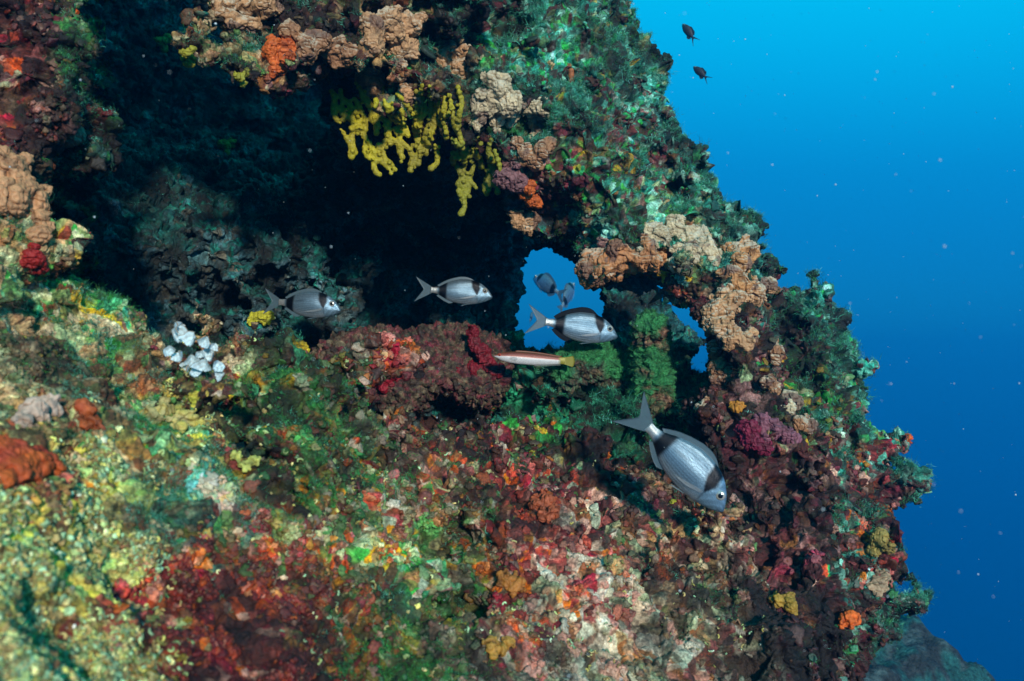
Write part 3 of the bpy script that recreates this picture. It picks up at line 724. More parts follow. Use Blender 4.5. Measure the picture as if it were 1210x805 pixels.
M_SPONGE = growth_mat("sponge_skin", rough=.62, var=.28, vscale=170, bump=.55, bscale=300, bdist=.003, spec=.4)
def sponge(name, label, cat, blobs, colr, group=None, lift=.08, amp=.34, freq=58., k=.5, fine=.002, col2=None, depth=None, seed=None, parent=None, bud=5, silt=False):
    cs, rs = [], []
    for (u, v, r) in blobs:
        p, nn = hit(u, v)
        if depth: p = at(u, v, depth); nn = np.array([0, -1., 0])
        cs.append(p); rs.append(1.1 * r * np.linalg.norm(p) / F)
    if bud and not depth:
        rb = np.random.default_rng(int(blobs[0][0] * 3 + blobs[0][1]))
        for (u, v, r) in blobs:
            for _ in range(bud):
                a_, q_ = rb.uniform(0, 6.28), rb.uniform(.65, 1.35); rr = r * rb.uniform(.34, .66)
                p, nn = hit(u + r * q_ * math.cos(a_), v + r * q_ * math.sin(a_)); cs.append(p); rs.append(rr * np.linalg.norm(p) / F)
    cs = np.array(cs); rs = np.array(rs)
    if len(cs) > 1:                                            # keep the lobes of one sponge together in depth
        dm = np.median(cs[:, 1]); yk = np.clip(cs[:, 1], dm - .035, dm + .03); cs = cs * (yk / cs[:, 1])[:, None]
    cs = cs * (1 - (lift * rs / np.linalg.norm(cs, axis=1)))[:, None]
    sd_ = seed if seed is not None else int(blobs[0][0] + blobs[0][1]) % 97
    v, q = blob(cs, rs, k, freq, amp, 12, sd_, fine=fine)
    nn = normals(v, q)
    c0 = np.array(colr)[None] * np.ones((len(v), 1))
    c2 = np.array(col2 if col2 is not None else [x * .68 for x in colr])[None]
    t = np.clip(.35 + .9 * vnoise(v, 45., 400 + sd_) + .4 * vnoise(v, 130., 401), 0, 1)[:, None] * .7
    c0 = c0 * (1 - t) + c2 * t
    cr = (1 - np.abs(vnoise(v, freq * .9, 320 + sd_))) ** 7 + .6 * (1 - np.abs(vnoise(v, freq * 2.1, 330 + sd_))) ** 7
    c0 = c0 * (1 - .6 * np.clip(cr, 0, 1))[:, None]  # shade painted into the colour along the folds
    if silt:
        t = (np.clip((nn[:, 2] - .25 + .7 * vnoise(v, 60., 410)) / .5, 0, 1) * .65)[:, None]; c0 = c0 * (1 - t) + np.array([[.50, .46, .34]]) * t
        t = (np.clip((vnoise(v, 38., 420 + sd_) - .35) / .2, 0, 1) * .8)[:, None]; c0 = c0 * (1 - t) + np.array([[.13, .07, .05]]) * t
    base = v.mean(0)
    ob = link(name, mesh_np(name, v - base, q, np.clip(c0, .004, .85)), M_SPONGE, parent, label=label, category=cat, group=group)
    ob.location = base
    return ob

TAN = (.54, .29, .13); TAN2 = (.38, .18, .08); PALE = (.58, .46, .27); ORG = (.62, .13, .02); LIP = "tan sponges along the lip of the cave arch"
for label, bl, c in [
    ("tan lobed sponge with a brown hollow at the picture's top edge, leftmost on the lip", [(266, 6, 13), (284, 14, 14), (300, 12, 14), (314, 4, 13)], TAN),
    ("tan sponge just right of the orange sponge under the arch lip", [(362, 57, 13), (380, 48, 12), (396, 60, 13), (414, 66, 9), (340, 38, 9)], TAN2),
    ("broad tan sponge with a purple crevice high on the arch above the yellow finger sponges", [(438, 32, 14), (458, 26, 14), (482, 30, 13), (440, 52, 13), (474, 58, 14), (466, 40, 10)], TAN),
    ("tan drop-shaped sponge hanging from the lip over the left tip of the yellow fingers", [(436, 90, 14), (442, 102, 12)], TAN),
    ("small round tan sponge hanging between the yellow finger sponges and the lip", [(479, 114, 11.5)], TAN),
    ("branching tan sponge with stubby antler arms above the middle of the cave mouth", [(524, 70, 9), (534, 58, 7), (546, 82, 13), (540, 97, 12), (552, 60, 8), (566, 68, 10), (580, 62, 9)], TAN),
    ("pale cream and tan crusty sponge at the corner where the lip turns down", [(590, 104, 14), (576, 124, 15), (602, 124, 14), (564, 144, 9), (586, 142, 10), (602, 140, 8)], PALE),
    ("pale tan sponge with a forked outline beside the cream crusty one", [(624, 128, 11), (640, 126, 11), (634, 146, 9), (640, 162, 9)], PALE),
    ("slim Y-shaped tan sponge on the cave edge below the cream crust", [(602, 158, 8), (611, 170, 8), (620, 184, 9), (632, 190, 9), (641, 178, 9), (649, 170, 8)], TAN2),
    ("small tan sponge under the little orange one at the cave edge", [(612, 262, 9), (625, 260, 11)], TAN),
    ("largest tan sponge, a long folded row of lobes hanging over the blue window", [(698, 322, 14), (704, 306, 12), (716, 316, 13), (730, 308, 13), (745, 310, 12), (758, 305, 12), (772, 308, 11), (728, 294, 10), (764, 290, 9)], (.52, .22, .08)),
    ("pale sunlit tan knob on top of the long folded sponge", [(776, 276, 13), (768, 290, 8), (788, 284, 7)], PALE),
    ("small pale tan knob at the top right of the lip row", [(799, 262, 8), (803, 270, 7)], PALE),
    ("cream topped tan sponge with wide shoulders right of the long folded one", [(812, 284, 14), (830, 294, 14), (816, 302, 12), (844, 300, 9), (800, 312, 9), (824, 280, 9)], PALE),
    ("tall orange tan sponge of stacked lobes on the outer side of the arch", [(884, 292, 10), (868, 296, 11), (874, 312, 12), (866, 326, 12), (878, 336, 11)], (.52, .24, .08)),
    ("tan sponge fan next to the stacked orange tan one, nearest to open water", [(892, 346, 11), (906, 338, 10), (882, 350, 8)], TAN),
    ("cluster of tan lobes on the inner side of the right pillar", [(856, 350, 11), (846, 364, 11), (860, 368, 9), (868, 354, 10), (844, 376, 8)], TAN),
    ("thick tan tongue-shaped sponge jutting across the right pillar", [(840, 382, 10), (852, 388, 11), (866, 396, 12), (880, 404, 12), (864, 406, 9)], TAN),
    ("tan sponge hanging in shade under the tongue-shaped one", [(846, 414, 11), (853, 424, 9)], TAN2),
    ("oval tan sponge at the foot of the cave opening beside the small blue gap", [(850, 438, 12), (858, 446, 13), (864, 456, 8)], TAN2),
    ("tan sponge high on the right pillar by the dark hollow", [(916, 414, 10), (912, 404, 8)], TAN2),
    ("crooked chain of small tan sponges right of the dark hollow", [(902, 438, 8), (910, 450, 8), (915, 462, 7), (905, 470, 7)], TAN2),
    ("round tan sponge low on the right pillar, palest there", [(937, 474, 11), (932, 482, 7)], PALE),
    ("flat tan sponge below the round pale one on the right pillar", [(944, 500, 9), (958, 502, 8), (934, 496, 6)], TAN2),
    ("pair of small tan knobs on the rock above the nearest fish", [(830, 482, 8), (828, 500, 8)], TAN2),
]:
    sponge("sponge", label, "sponge", bl, c, LIP, silt=True)
sponge("sponge", "big blurred orange tan sponge at the left edge of the picture", "sponge", [(4, 204, 22), (26, 228, 19), (40, 258, 15), (8, 236, 21), (46, 276, 10)], (.55, .27, .12))
sponge("sponge", "small pinkish tan sponge on the green edge of the left wall", "sponge", [(86, 158, 11), (92, 162, 8)], (.5, .22, .13))
sponge("orange_sponge", "bright orange three-lobed sponge hanging at the dark cave's upper lip", "sponge", [(324, 60, 12), (342, 57, 11), (328, 78, 9), (352, 62, 8), (362, 70, 6)], ORG, col2=(.42, .06, .01))
sponge("orange_sponge", "small orange sponge on the cave edge above the blue window", "sponge", [(626, 222, 8), (629, 235, 9), (620, 230, 6)], ORG)
sponge("orange_sponge", "single vivid orange knob low on the dark right face", "sponge", [(1002, 733, 8), (1010, 731, 6)], (.75, .13, .01))
sponge("purple_sponge", "mauve grey lumpy sponge between the Y-shaped tan one and the orange knob", "sponge", [(596, 212, 12), (612, 216, 11), (604, 204, 8)], (.22, .10, .10))
sponge("purple_sponge", "mauve tongue-shaped sponge with a red rim beside the dark hollow on the right", "sponge", [(900, 498, 10), (914, 506, 11), (928, 514, 10), (938, 518, 7)], (.26, .09, .12))
sponge("red_sponge", "crimson crust under the mauve tongue-shaped sponge", "sponge", [(886, 508, 11), (892, 522, 10), (902, 528, 9)], (.20, .012, .04))
sponge("orange_sponge", "smooth orange red sponge sheet, blurred at the left edge below the cream lump", "sponge", [(-6, 540, 22), (18, 546, 20), (40, 550, 16), (56, 548, 12), (10, 562, 20), (-10, 574, 18)], (.50, .09, .01), col2=(.3, .02, .012), amp=.15, lift=.1)
sponge("orange_sponge", "red rimmed orange cup sponge right of the cream lump on the left", "sponge", [(98, 480, 9), (106, 490, 10), (108, 502, 11), (102, 514, 10)], (.40, .08, .015), col2=(.25, .012, .015), lift=.3)
sponge("pale_sponge", "pale pinkish cream lump on the left foreground rock", "sponge", [(40, 486, 13), (56, 480, 12), (28, 498, 9)], (.55, .38, .28))
sponge("red_sponge", "scarlet patch of sponge on the left wall below the tan sponge", "sponge", [(38, 306, 10), (46, 318, 8)], (.35, .012, .008))
sponge("yellow_sponge", "lemon yellow sponge crumbs on a dark cave ledge by the left fish", "sponge", [(297, 378, 5), (305, 374, 6), (314, 376, 6), (320, 373, 4)], (.55, .52, .03), lift=.6)
sponge("yellow_sponge", "pale yellow crust on a hump of the foreground rock", "sponge", [(176, 492, 11), (196, 486, 11), (216, 494, 10), (232, 500, 9)], (.55, .42, .07), lift=0, amp=.4, col2=(.4, .35, .18))
sponge("yellow_sponge", "lime yellow hooked sponge at the front of the middle hump", "sponge", [(278, 540, 6), (284, 548, 6), (292, 551, 6), (300, 546, 6), (302, 536, 5)], (.55, .55, .12), lift=.3)
sponge("yellow_sponge", "yellow ochre crust of three lobes on the dark right face", "sponge", [(918, 710, 8), (934, 714, 9), (944, 690, 8), (964, 704, 7)], (.40, .24, .03))
sponge("yellow_sponge", "dull yellow round crust near the right edge of the rock", "sponge", [(1040, 634, 10), (1048, 644, 8), (1034, 648, 7)], (.30, .22, .05))
sponge("pale_sponge", "pale tan lump at the right edge of the rock under the yellow crust", "sponge", [(1036, 690, 8), (1042, 682, 7)], (.42, .28, .16))
sponge("yellow_sponge", "pair of tiny yellow green sponges below the nearest fish", "sponge", [(783, 588, 4.5), (796, 596, 5)], (.4, .36, .02), lift=.5)
sponge("orange_crust", "rusty orange shell-like crust at the head of the crimson patch", "crust", [(634, 598, 9), (646, 592, 9), (652, 606, 9), (640, 610, 8)], (.42, .09, .03))
sponge("orange_crust", "amber scalloped crust at the bottom of the crimson patch", "crust", [(598, 684, 9), (610, 690, 10), (620, 682, 8), (606, 696, 7)], (.42, .15, .02))
sponge("orange_crust", "yellow and orange crust below the amber one", "crust", [(580, 762, 7), (590, 766, 8), (600, 758, 7)], (.45, .22, .03))
sponge("orange_crust", "small orange knob on the foot of the right pillar", "crust", [(868, 482, 6), (874, 480, 5)], (.55, .22, .02))
sponge("worm_tube", "short orange tube standing on the green arch", "tube worm", [(675, 84, 3), (675, 90, 3.2), (675, 97, 3.2), (674, 104, 3.3)], (.4, .13, .04), lift=1.2, amp=.08, fine=0, bud=0, k=1.)

# yellow finger sponges hanging from the ceiling of the cave
def finger_colony(label, starts, seed, colr, depth):
    r = np.random.default_rng(seed); cs, rs = [], []
    for (u, v, L, du, dv) in starts:
        ph = r.uniform(0, 6); kk = int(L / 5) + 2
        for t in range(kk):
            s = t / (kk - 1)
            uu_ = u + du * L * s + 3.2 * math.sin(s * 5 + ph); vv_ = v + dv * L * s + 2 * math.sin(s * 7 + ph * 2)
            y = min(hit(uu_, vv_)[0][1], depth) - .009
            cs.append(at(uu_, vv_, y)); rs.append((3.3 + .45 * math.sin(s * 9 + ph) + .8 * s) * y / F)
            if r.random() < .16:
                cs.append(at(uu_ + r.normal() * 6, vv_ + r.normal() * 4, y - .008)); rs.append(2.7 * y / F)
    v, q = blob(cs, rs, .25, 60., .14, 7, seed, fine=.0006, every=True)
    t = np.clip(.4 + .8 * vnoise(v, 40., seed), 0, 1)[:, None] * .55
    c = np.array(colr)[None] * (1 - t) + np.array([colr[0] * .55, colr[1] * .5, .02])[None] * t
    base = v.mean(0)
    root = bpy.data.objects.new("finger_sponge", None); COL.objects.link(root); root.location = base
    root["label"] = label; root["category"] = "sponge"; root["group"] = "yellow finger sponges under the cave ceiling"
    lab = np.arange(len(v)); E_ = np.concatenate([q[:, [0, 1]], q[:, [1, 2]], q[:, [2, 3]], q[:, [3, 0]]])
    while True:
        l0 = lab.copy(); mn = np.minimum(lab[E_[:, 0]], lab[E_[:, 1]]); np.minimum.at(lab, E_[:, 0], mn); np.minimum.at(lab, E_[:, 1], mn); lab = lab[lab]
        if (lab == l0).all(): break
    for k in np.unique(lab):
        kp = lab == k; rx = np.cumsum(kp) - 1; qq = rx[q[kp[q[:, 0]]]]
        link("finger", mesh_np("finger", v[kp] - base, qq, c[kp]), M_SPONGE, root)
YL = (.42, .36, .012)
r = np.random.default_rng(5)
s1 = [(392 + k * 5.5 + r.normal() * 3, 118 + r.normal() * 12 + abs(k - 8) * .5, 30 + r.uniform(-6, 30), r.uniform(.15, .5), r.uniform(.8, 1)) for k in range(16)] + [(405 + r.uniform(0, 65), 140 + r.uniform(0, 35), 36, .35, .9) for _ in range(9)]
s2 = [(490 + k * 5 + r.normal() * 3, 112 + r.normal() * 8, 30 + r.uniform(-5, 40), r.uniform(-.3, .2), 1) for k in range(11)] + [(478 + r.uniform(0, 50), 135 + r.uniform(0, 40), 32, -.2, .9) for _ in range(6)]
s3 = [(532 + k * 6 + r.normal() * 3, 172 + r.normal() * 8, 30 + r.uniform(-5, 35), r.uniform(-.2, .25), 1) for k in range(10)] + [(540 + r.uniform(0, 46), 190 + r.uniform(0, 40), 30, .1, .9) for _ in range(7)]
finger_colony("largest and brightest yellow finger sponge, left of the others under the ceiling", s1, 11, YL, 1.66)
finger_colony("olive yellow finger sponge in the middle, below the antler-armed tan sponge", s2, 12, (.33, .29, .014), 1.69)
finger_colony("dim olive finger sponge hanging lowest, next to the Y-shaped tan sponge", s3, 13, (.26, .26, .018), 1.74)
for (u, v, lb) in [(192, 50, "dim yellow sponge tuft deep in the cave, upper left, left of its pair"), (221, 64, "dim yellow sponge tuft deep in the cave, upper left, right of its pair"), (285, 92, "tiny yellow sponge on the dark cave wall under the orange sponge"), (267, 173, "tiny yellow sponge alone in the middle of the dark cave wall")]:
    sponge("yellow_sponge", lb, "sponge", [(u, v, 5), (u + 6, v - 5, 4), (u + 2, v + 8, 3.5), (u - 6, v - 2, 3.5)], (.3, .27, .02), lift=1)

# boulder at the cave mouth and the mossy knob behind it
def lump_rock(name, label, cat, blobs, depth, cols, seed, amp=.2, mossy=0, freq=14.):
    cs = [at(u, v, depth + dy) for (u, v, r_, dy) in blobs]; rs = [r_ * depth / F for (_, _, r_, _) in blobs]
    v, q = blob(cs, rs, .6, freq, amp, 16, seed); v, q = subdiv(v, q)
    nn = normals(v, q); wv = v + .008 * np.stack([vnoise(v, 50., k_) for k_ in (1, 2, 3)], 1); fa_, _, ia_ = worley(wv, 55., seed); fb_, _, ib_ = worley(wv, 150., seed + 1)
    v = v + nn * (.02 * (.5 - fa_) + .008 * (.5 - fb_) + .003 * vnoise(v, 200., seed))[:, None]
    P_ = np.array(cols); c = P_[(hf(ia_) * len(P_) * .999).astype(int)] * .5 + P_[(hf(ib_) * len(P_) * .999).astype(int)] * .5
    c = c * np.clip(1 + .8 * vnoise(v, 110., 7) + .5 * vnoise(v, 300., 8), .2, 2.2)[:, None]
    if mossy:
        t = np.clip((nn[:, 2] + .35 + .5 * vnoise(v, 30., seed + 3)) / .3, 0, 1)[:, None]
        c = c * (1 - t) + np.array([[.025, .17, .05]]) * (1 + .5 * vnoise(v, 80., seed + 4))[:, None] * t
    base = v.mean(0)
    o = link(name, mesh_np(name, v - base, q, np.clip(c, .004, .8)), M_ROCK, None, label=label, category=cat); o.location = base
    return v, nn, o
bv, bn, boul = lump_rock("boulder", "dark brown boulder with red sponge on it, lying in the cave mouth", "boulder",
    [(395, 440, 34, 0), (425, 432, 36, .03), (460, 425, 38, .05), (500, 418, 34, .06), (540, 420, 36, .08), (575, 430, 32, .1), (480, 455, 40, 0), (560, 455, 36, .02), (410, 465, 36, -.02)], 1.78,
    [(.05, .03, .02), (.08, .05, .03), (.10, .02, .02), (.03, .02, .015), (.12, .09, .05), (.06, .05, .025), (.14, .02, .03)], 31, amp=.28)
kv, kn, _ = lump_rock("rock_knob", "upright rock knob with a mossy green cap behind the silver fish", "rock",
    [(768, 388, 20, 0), (770, 405, 20, .02), (765, 425, 18, .02), (772, 445, 22, .02), (768, 470, 28, .03)], 1.68, [(.12, .05, .03), (.06, .03, .02), (.03, .08, .03), (.15, .09, .05)], 33, mossy=1)
HUMP = lump_rock("rock_knob", "low mossy rock hump in front of the blue window, right of the striped wrasse", "rock",
    [(690, 428, 22, 0), (712, 432, 24, .03), (735, 440, 24, .04), (670, 440, 22, 0)], 1.74, [(.08, .06, .03), (.03, .10, .05), (.05, .03, .02)], 35, mossy=1)
BVB = None
def hit_any(verts, u, v):
    uvp = np.stack([CX + verts[:, 0] / verts[:, 1] * F, CY - verts[:, 2] / verts[:, 1] * F], 1)
    d = np.hypot(uvp[:, 0] - u, uvp[:, 1] - v); c = np.where(d < 5)[0]
    if not len(c): c = [d.argmin()]
    return verts[c[np.argmin(verts[c][:, 1])]]
for lb, bl, c in [("blood red sponge cushion on the front of the dark boulder", [(440, 432, 16), (456, 428, 16), (470, 438, 15), (452, 446, 15), (466, 450, 10)], (.30, .008, .02)),
                  ("dark red sponge sheet with an upright tip at the right end of the boulder", [(558, 392, 7), (562, 404, 8), (570, 416, 9), (576, 430, 11), (560, 438, 11), (545, 440, 9), (588, 438, 9)], (.20, .006, .014))]:
    cs = [hit_any(bv, u, v) for (u, v, _) in bl]; dep = float(np.median([p[1] for p in cs]))
    sponge("red_sponge", lb, "sponge", bl, c, depth=dep + .005, lift=.1, amp=.3)
hv, hn, _ = HUMP; kv = np.concatenate([kv, hv]); kn = np.concatenate([kn, hn])
i_ = rng.integers(0, len(kv), 4800); s_ = kn[i_][:, 2] > -.25; i_ = i_[s_]
add_scatter("moss_turf", "green seaweed turf on the cap of the rock knob", M_TURF, [(TUFT, kv[i_], kn[i_] + [0, 0, .4], rng.uniform(.003, .0085, len(i_)), pal(np.array([(.02, .17, .04), (.03, .19, .09), (.05, .22, .12), (.05, .10, .03)]), i_), dict(tilt=.4, tipbright=.6))])

# ------------------------------------------------------------------ white peacock weed
def fan_blade(w_, h_, curl, seed):
    r = np.random.default_rng(seed); nu, nv2 = 33, 13; V = []
    for j in range(nv2):
        t = j / (nv2 - 1)
        for i in range(nu):
            a = (i / (nu - 1) - .5) * 2.5; rr = h_ * (.12 + .88 * t) * (1 + .06 * math.sin(a * 5 + seed))
            V.append((math.sin(a) * rr * w_ / h_, -curl * h_ * (math.sin(a * 1.1) ** 2) * t - .3 * h_ * t ** 3 + .09 * h_ * t * math.sin(a * 7 + seed), math.cos(a) * rr))
    T = []
    for j in range(nv2 - 1):
        for i in range(nu - 1): T.append((j * nu + i, j * nu + i + 1, (j + 1) * nu + i + 1, (j + 1) * nu + i))
    V = np.array(V); T = np.array(T)
    back = V + np.array([0, .0012, 0]); nb = len(V)
    rim = [k for k in range(nu)] + [j * nu + nu - 1 for j in range(1, nv2)] + [(nv2 - 1) * nu + i for i in range(nu - 2, -1, -1)] + [j * nu for j in range(nv2 - 2, 0, -1)]
    Rr = [(rim[k], rim[(k + 1) % len(rim)], rim[(k + 1) % len(rim)] + nb, rim[k] + nb) for k in range(len(rim))]
    t = np.repeat(np.linspace(0, 1, nv2), nu)
    band = (.5 + .5 * np.cos(t * 17))[:, None]
    c = np.array([[.58, .76, .80]]) * (1 - .5 * band) + np.array([[.28, .24, .20]]) * .5 * band
    c = np.where((t > .93)[:, None], np.array([[.34, .26, .18]]), c)
    return np.concatenate([V, back]), np.concatenate([T, T[:, ::-1] + nb, np.array(Rr)]), np.concatenate([c, c])
M_PAD = growth_mat("chalky_weed", rough=.7, var=.25, vscale=300, bump=.2)
pr = bpy.data.objects.new("peacock_weed", None); COL.objects.link(pr)
p0, _ = hit(228, 434); pr.location = p0
pr["label"] = "chalky white peacock weed of fans on the ridge at the dark cave's lower edge"; pr["category"] = "seaweed"
for k, (u, v, wpx, hpx, tilt, tw) in enumerate([(213, 406, 13, 22, -.25, .5), (208, 392, 11, 13, -.5, .9), (222, 410, 13, 18, .2, -.2), (236, 410, 9, 15, .75, .2), (246, 428, 11, 16, .25, -.2),
                                  (236, 424, 7, 10, -.1, .3), (252, 438, 9, 14, .9, .2), (240, 440, 14, 16, .15, 0), (254, 446, 9, 13, 1.2, -.2), (226, 434, 12, 15, .1, .3), (212, 428, 11, 14, -.4, -.3), (204, 420, 9, 13, -.6, .2), (220, 440, 10, 12, .4, -.5), (248, 414, 8, 10, .5, .6), (232, 446, 9, 11, -.2, .4)]):
    y = p0[1] - .01 - .004 * (k % 4)
    V, T, c = fan_blade(.9 * wpx * y / F, 1.0 * hpx * y / F, .3, k)
    o = link("blade", mesh_np("blade", V, T, c), M_PAD, pr)
    o.location = Vector(at(u, v, y)) - pr.location; o.rotation_euler = (R((-14, 8, -30, 4)[k % 4]), tilt, tw * 1.6)

# ------------------------------------------------------------------ fish
def simple_mat(name, c, rough=.5, metal=0., spec=.5, alpha=1., trans=0.):
    m_, n_, l_, b_ = nodes_mat(name)
    nz = n_.new("ShaderNodeTexNoise"); nz.inputs['Scale'].default_value = 140
    t_ = n_.new("ShaderNodeTexCoord"); l_.new(t_.outputs['Object'], nz.inputs['Vector'])
    mx = n_.new("ShaderNodeMix"); mx.data_type = 'RGBA'; mx.inputs[6].default_value = (*[x * .7 for x in c], 1); mx.inputs[7].default_value = (*c, 1)
    l_.new(nz.outputs[0], mx.inputs[0]); l_.new(mx.outputs[2], b_.inputs['Base Color'])
    b_.inputs['Roughness'].default_value = rough; b_.inputs['Metallic'].default_value = metal; b_.inputs['Specular IOR Level'].default_value = spec
    b_.inputs['Alpha'].default_value = alpha
    return m_

def skin_mat(name, stripes, metal, rough, sc_bump=.35):
    """colour bands from the mesh, thin lengthwise scale rows and scale bumps from the body's own coordinates"""
    m_, n_, l_, b_ = nodes_mat(name)
    a_ = n_.new("ShaderNodeAttribute"); a_.attribute_name = "Col"
    uv = n_.new("ShaderNodeUVMap"); sp = n_.new("ShaderNodeSeparateXYZ"); l_.new(uv.outputs[0], sp.inputs[0])
    def mth(op, a, b=None):
        k = n_.new("ShaderNodeMath"); k.operation = op
        for i, x in enumerate((a, b)):
            if x is None: continue
            if isinstance(x, (int, float)): k.inputs[i].default_value = x
            else: l_.new(x, k.inputs[i])
        return k.outputs[0]
    nz = n_.new("ShaderNodeTexNoise"); nz.inputs['Scale'].default_value = 9; nz.inputs['Detail'].default_value = 3; l_.new(uv.outputs[0], nz.inputs['Vector'])
    wob = mth('MULTIPLY', mth('SUBTRACT', nz.outputs[0], .5), .035)
    st = mth('SINE', mth('MULTIPLY', mth('ADD', sp.outputs[1], wob), stripes * 6.2832))
    st = mth('POWER', mth('ADD', mth('MULTIPLY', st, .5), .5), 2.0)
    body = n_.new("ShaderNodeMapRange"); body.inputs[1].default_value = .24; body.inputs[2].default_value = .32; l_.new(sp.outputs[0], body.inputs[0])
    st = mth('MULTIPLY', st, body.outputs[0])
    dark = mth('SUBTRACT', 1.0, mth('MULTIPLY', st, .32 if stripes else 0))
    n2_ = n_.new("ShaderNodeTexNoise"); n2_.inputs['Scale'].default_value = 38; l_.new(uv.outputs[0], n2_.inputs['Vector'])
    dark = mth('MULTIPLY', dark, mth('ADD', .72, mth('MULTIPLY', n2_.outputs[0], .55)))
    vc = n_.new("ShaderNodeTexVoronoi"); vc.inputs['Scale'].default_value = 120; l_.new(uv.outputs[0], vc.inputs['Vector'])
    sx_ = n_.new("ShaderNodeSeparateXYZ"); l_.new(vc.outputs['Color'], sx_.inputs[0])
    dark = mth('MULTIPLY', dark, mth('ADD', .72, mth('MULTIPLY', sx_.outputs[0], .56)))
    mx = n_.new("ShaderNodeVectorMath"); mx.operation = 'SCALE'; l_.new(a_.outputs['Color'], mx.inputs[0]); l_.new(dark, mx.inputs['Scale'])
    l_.new(mx.outputs[0], b_.inputs['Base Color'])
    vo = n_.new("ShaderNodeTexVoronoi"); vo.inputs['Scale'].default_value = 150
    mp = n_.new("ShaderNodeMapping"); mp.inputs['Scale'].default_value = (1.0, .6, 1); l_.new(uv.outputs[0], mp.inputs[0]); l_.new(mp.outputs[0], vo.inputs['Vector'])
    bp = n_.new("ShaderNodeBump"); bp.inputs['Strength'].default_value = sc_bump; bp.inputs['Distance'].default_value = .002
    l_.new(vo.outputs['Distance'], bp.inputs['Height']); l_.new(bp.outputs[0], b_.inputs['Normal'])
    b_.inputs['Metallic'].default_value = metal; b_.inputs['Roughness'].default_value = rough
    return m_

M_BREAM = skin_mat("bream_skin", 14, .6, .32, .25); M_WRASSE = skin_mat("wrasse_skin", 0, .15, .38, .15); M_DAMSEL = skin_mat("damsel_skin", 0, 0., .6, .1)
M_FIN = simple_mat("fin_grey", (.10, .16, .19), .45, 0, .4, alpha=.7); M_FIND = simple_mat("fin_dark", (.010, .012, .015), .8, 0, .1, alpha=.97)
M_FINP = simple_mat("fin_clear", (.42, .42, .40), .4, 0, .5, alpha=.16); M_FINY = simple_mat("fin_yellow", (.30, .26, .03), .5, alpha=.95)
M_DFIN = simple_mat("fin_black", (.010, .011, .014), .6)
M_EYE = simple_mat("eye_silver", (.62, .60, .52), .18, .5, .6); M_PUP = simple_mat("pupil_black", (.006, .006, .008), .08, 0, .8); M_EYER = simple_mat("eye_red", (.6, .06, .015), .25)

def loft(prof, col_fn, ns=120, nr=48, bend=0.):
    pr_ = np.array(prof); s = np.linspace(0, 1, ns) ** 1.15; S = s * pr_[-1, 0]
    from_ = lambda k: smooth_interp(S, pr_[:, 0], pr_[:, k])
    top, bot, th = from_(1), from_(2), from_(3)
    a = np.arange(nr) / nr * 2 * np.pi; ca, sa = np.cos(a), np.sin(a)
    zc, hh_ = (top + bot) / 2, (top - bot) / 2
    X_ = -np.repeat(S[:, None], nr, 1)
    Z_ = zc[:, None] + hh_[:, None] * ca[None]
    Y_ = th[:, None] * np.sign(sa)[None] * np.abs(sa)[None] ** 1.15
    Y_ = Y_ + bend * (np.maximum(-X_ - .35, 0) ** 2)
    V = np.stack([X_, Y_, Z_], -1).reshape(-1, 3)
    t = ((ca + 1) / 2)[None].repeat(ns, 0)
    c = col_fn(np.repeat(S[:, None], nr, 1).ravel(), t.ravel())
    q = []
    g = np.arange(ns * nr).reshape(ns, nr)
    q = np.stack([g[:-1], np.roll(g, -1, 1)[:-1], np.roll(g, -1, 1)[1:], g[1:]], -1).reshape(-1, 4)
    V = np.concatenate([V, V[:nr].mean(0, keepdims=True), V[-nr:].mean(0, keepdims=True)])
    c = np.concatenate([c, c[:1], c[-1:]])
    caps = [(ns * nr, (k + 1) % nr, k, k) for k in range(nr)]
    T = np.concatenate([tri_quads(q), np.array([(ns * nr, (k + 1) % nr, k) for k in range(nr)]), np.array([(ns * nr + 1, (ns - 1) * nr + k, (ns - 1) * nr + (k + 1) % nr) for k in range(nr)])])
    uvv = np.concatenate([np.stack([np.repeat(S[:, None], nr, 1).ravel(), t.ravel()], 1), [[0, .5], [S[-1], .5]]])
    return V, T[:, ::-1], c, uvv

def smooth_interp(x, xp, fp):
    """monotone cubic through the profile points"""
    xp, fp = np.array(xp), np.array(fp); d = np.diff(fp) / np.diff(xp); mm_ = np.r_[d[0], np.where(d[1:] * d[:-1] > 0, 2 * d[1:] * d[:-1] / (d[1:] + d[:-1] + 1e-12 * np.sign(d[1:] + d[:-1] + 1e-20)), 0), d[-1]]
    k = np.clip(np.searchsorted(xp, x) - 1, 0, len(xp) - 2); h = xp[k + 1] - xp[k]; t = (x - xp[k]) / h
    return (2 * t ** 3 - 3 * t ** 2 + 1) * fp[k] + (t ** 3 - 2 * t ** 2 + t) * h * mm_[k] + (-2 * t ** 3 + 3 * t ** 2) * fp[k + 1] + (t ** 3 - t ** 2) * h * mm_[k + 1]

def fish_body(prof, col_fn, mat, parent, bend=0., L=1.):
    V, T, c, uvv = loft(prof, col_fn, bend=bend)
    me = mesh_np("body", V * L, T, np.clip(c, .003, .9))
    ul = me.uv_layers.new(name="UVMap"); li = np.empty(len(me.loops), np.int32); me.loops.foreach_get("vertex_index", li)
    ul.data.foreach_set("uv", uvv[li].astype(np.float32).ravel())
    return link("body", me, mat, parent)

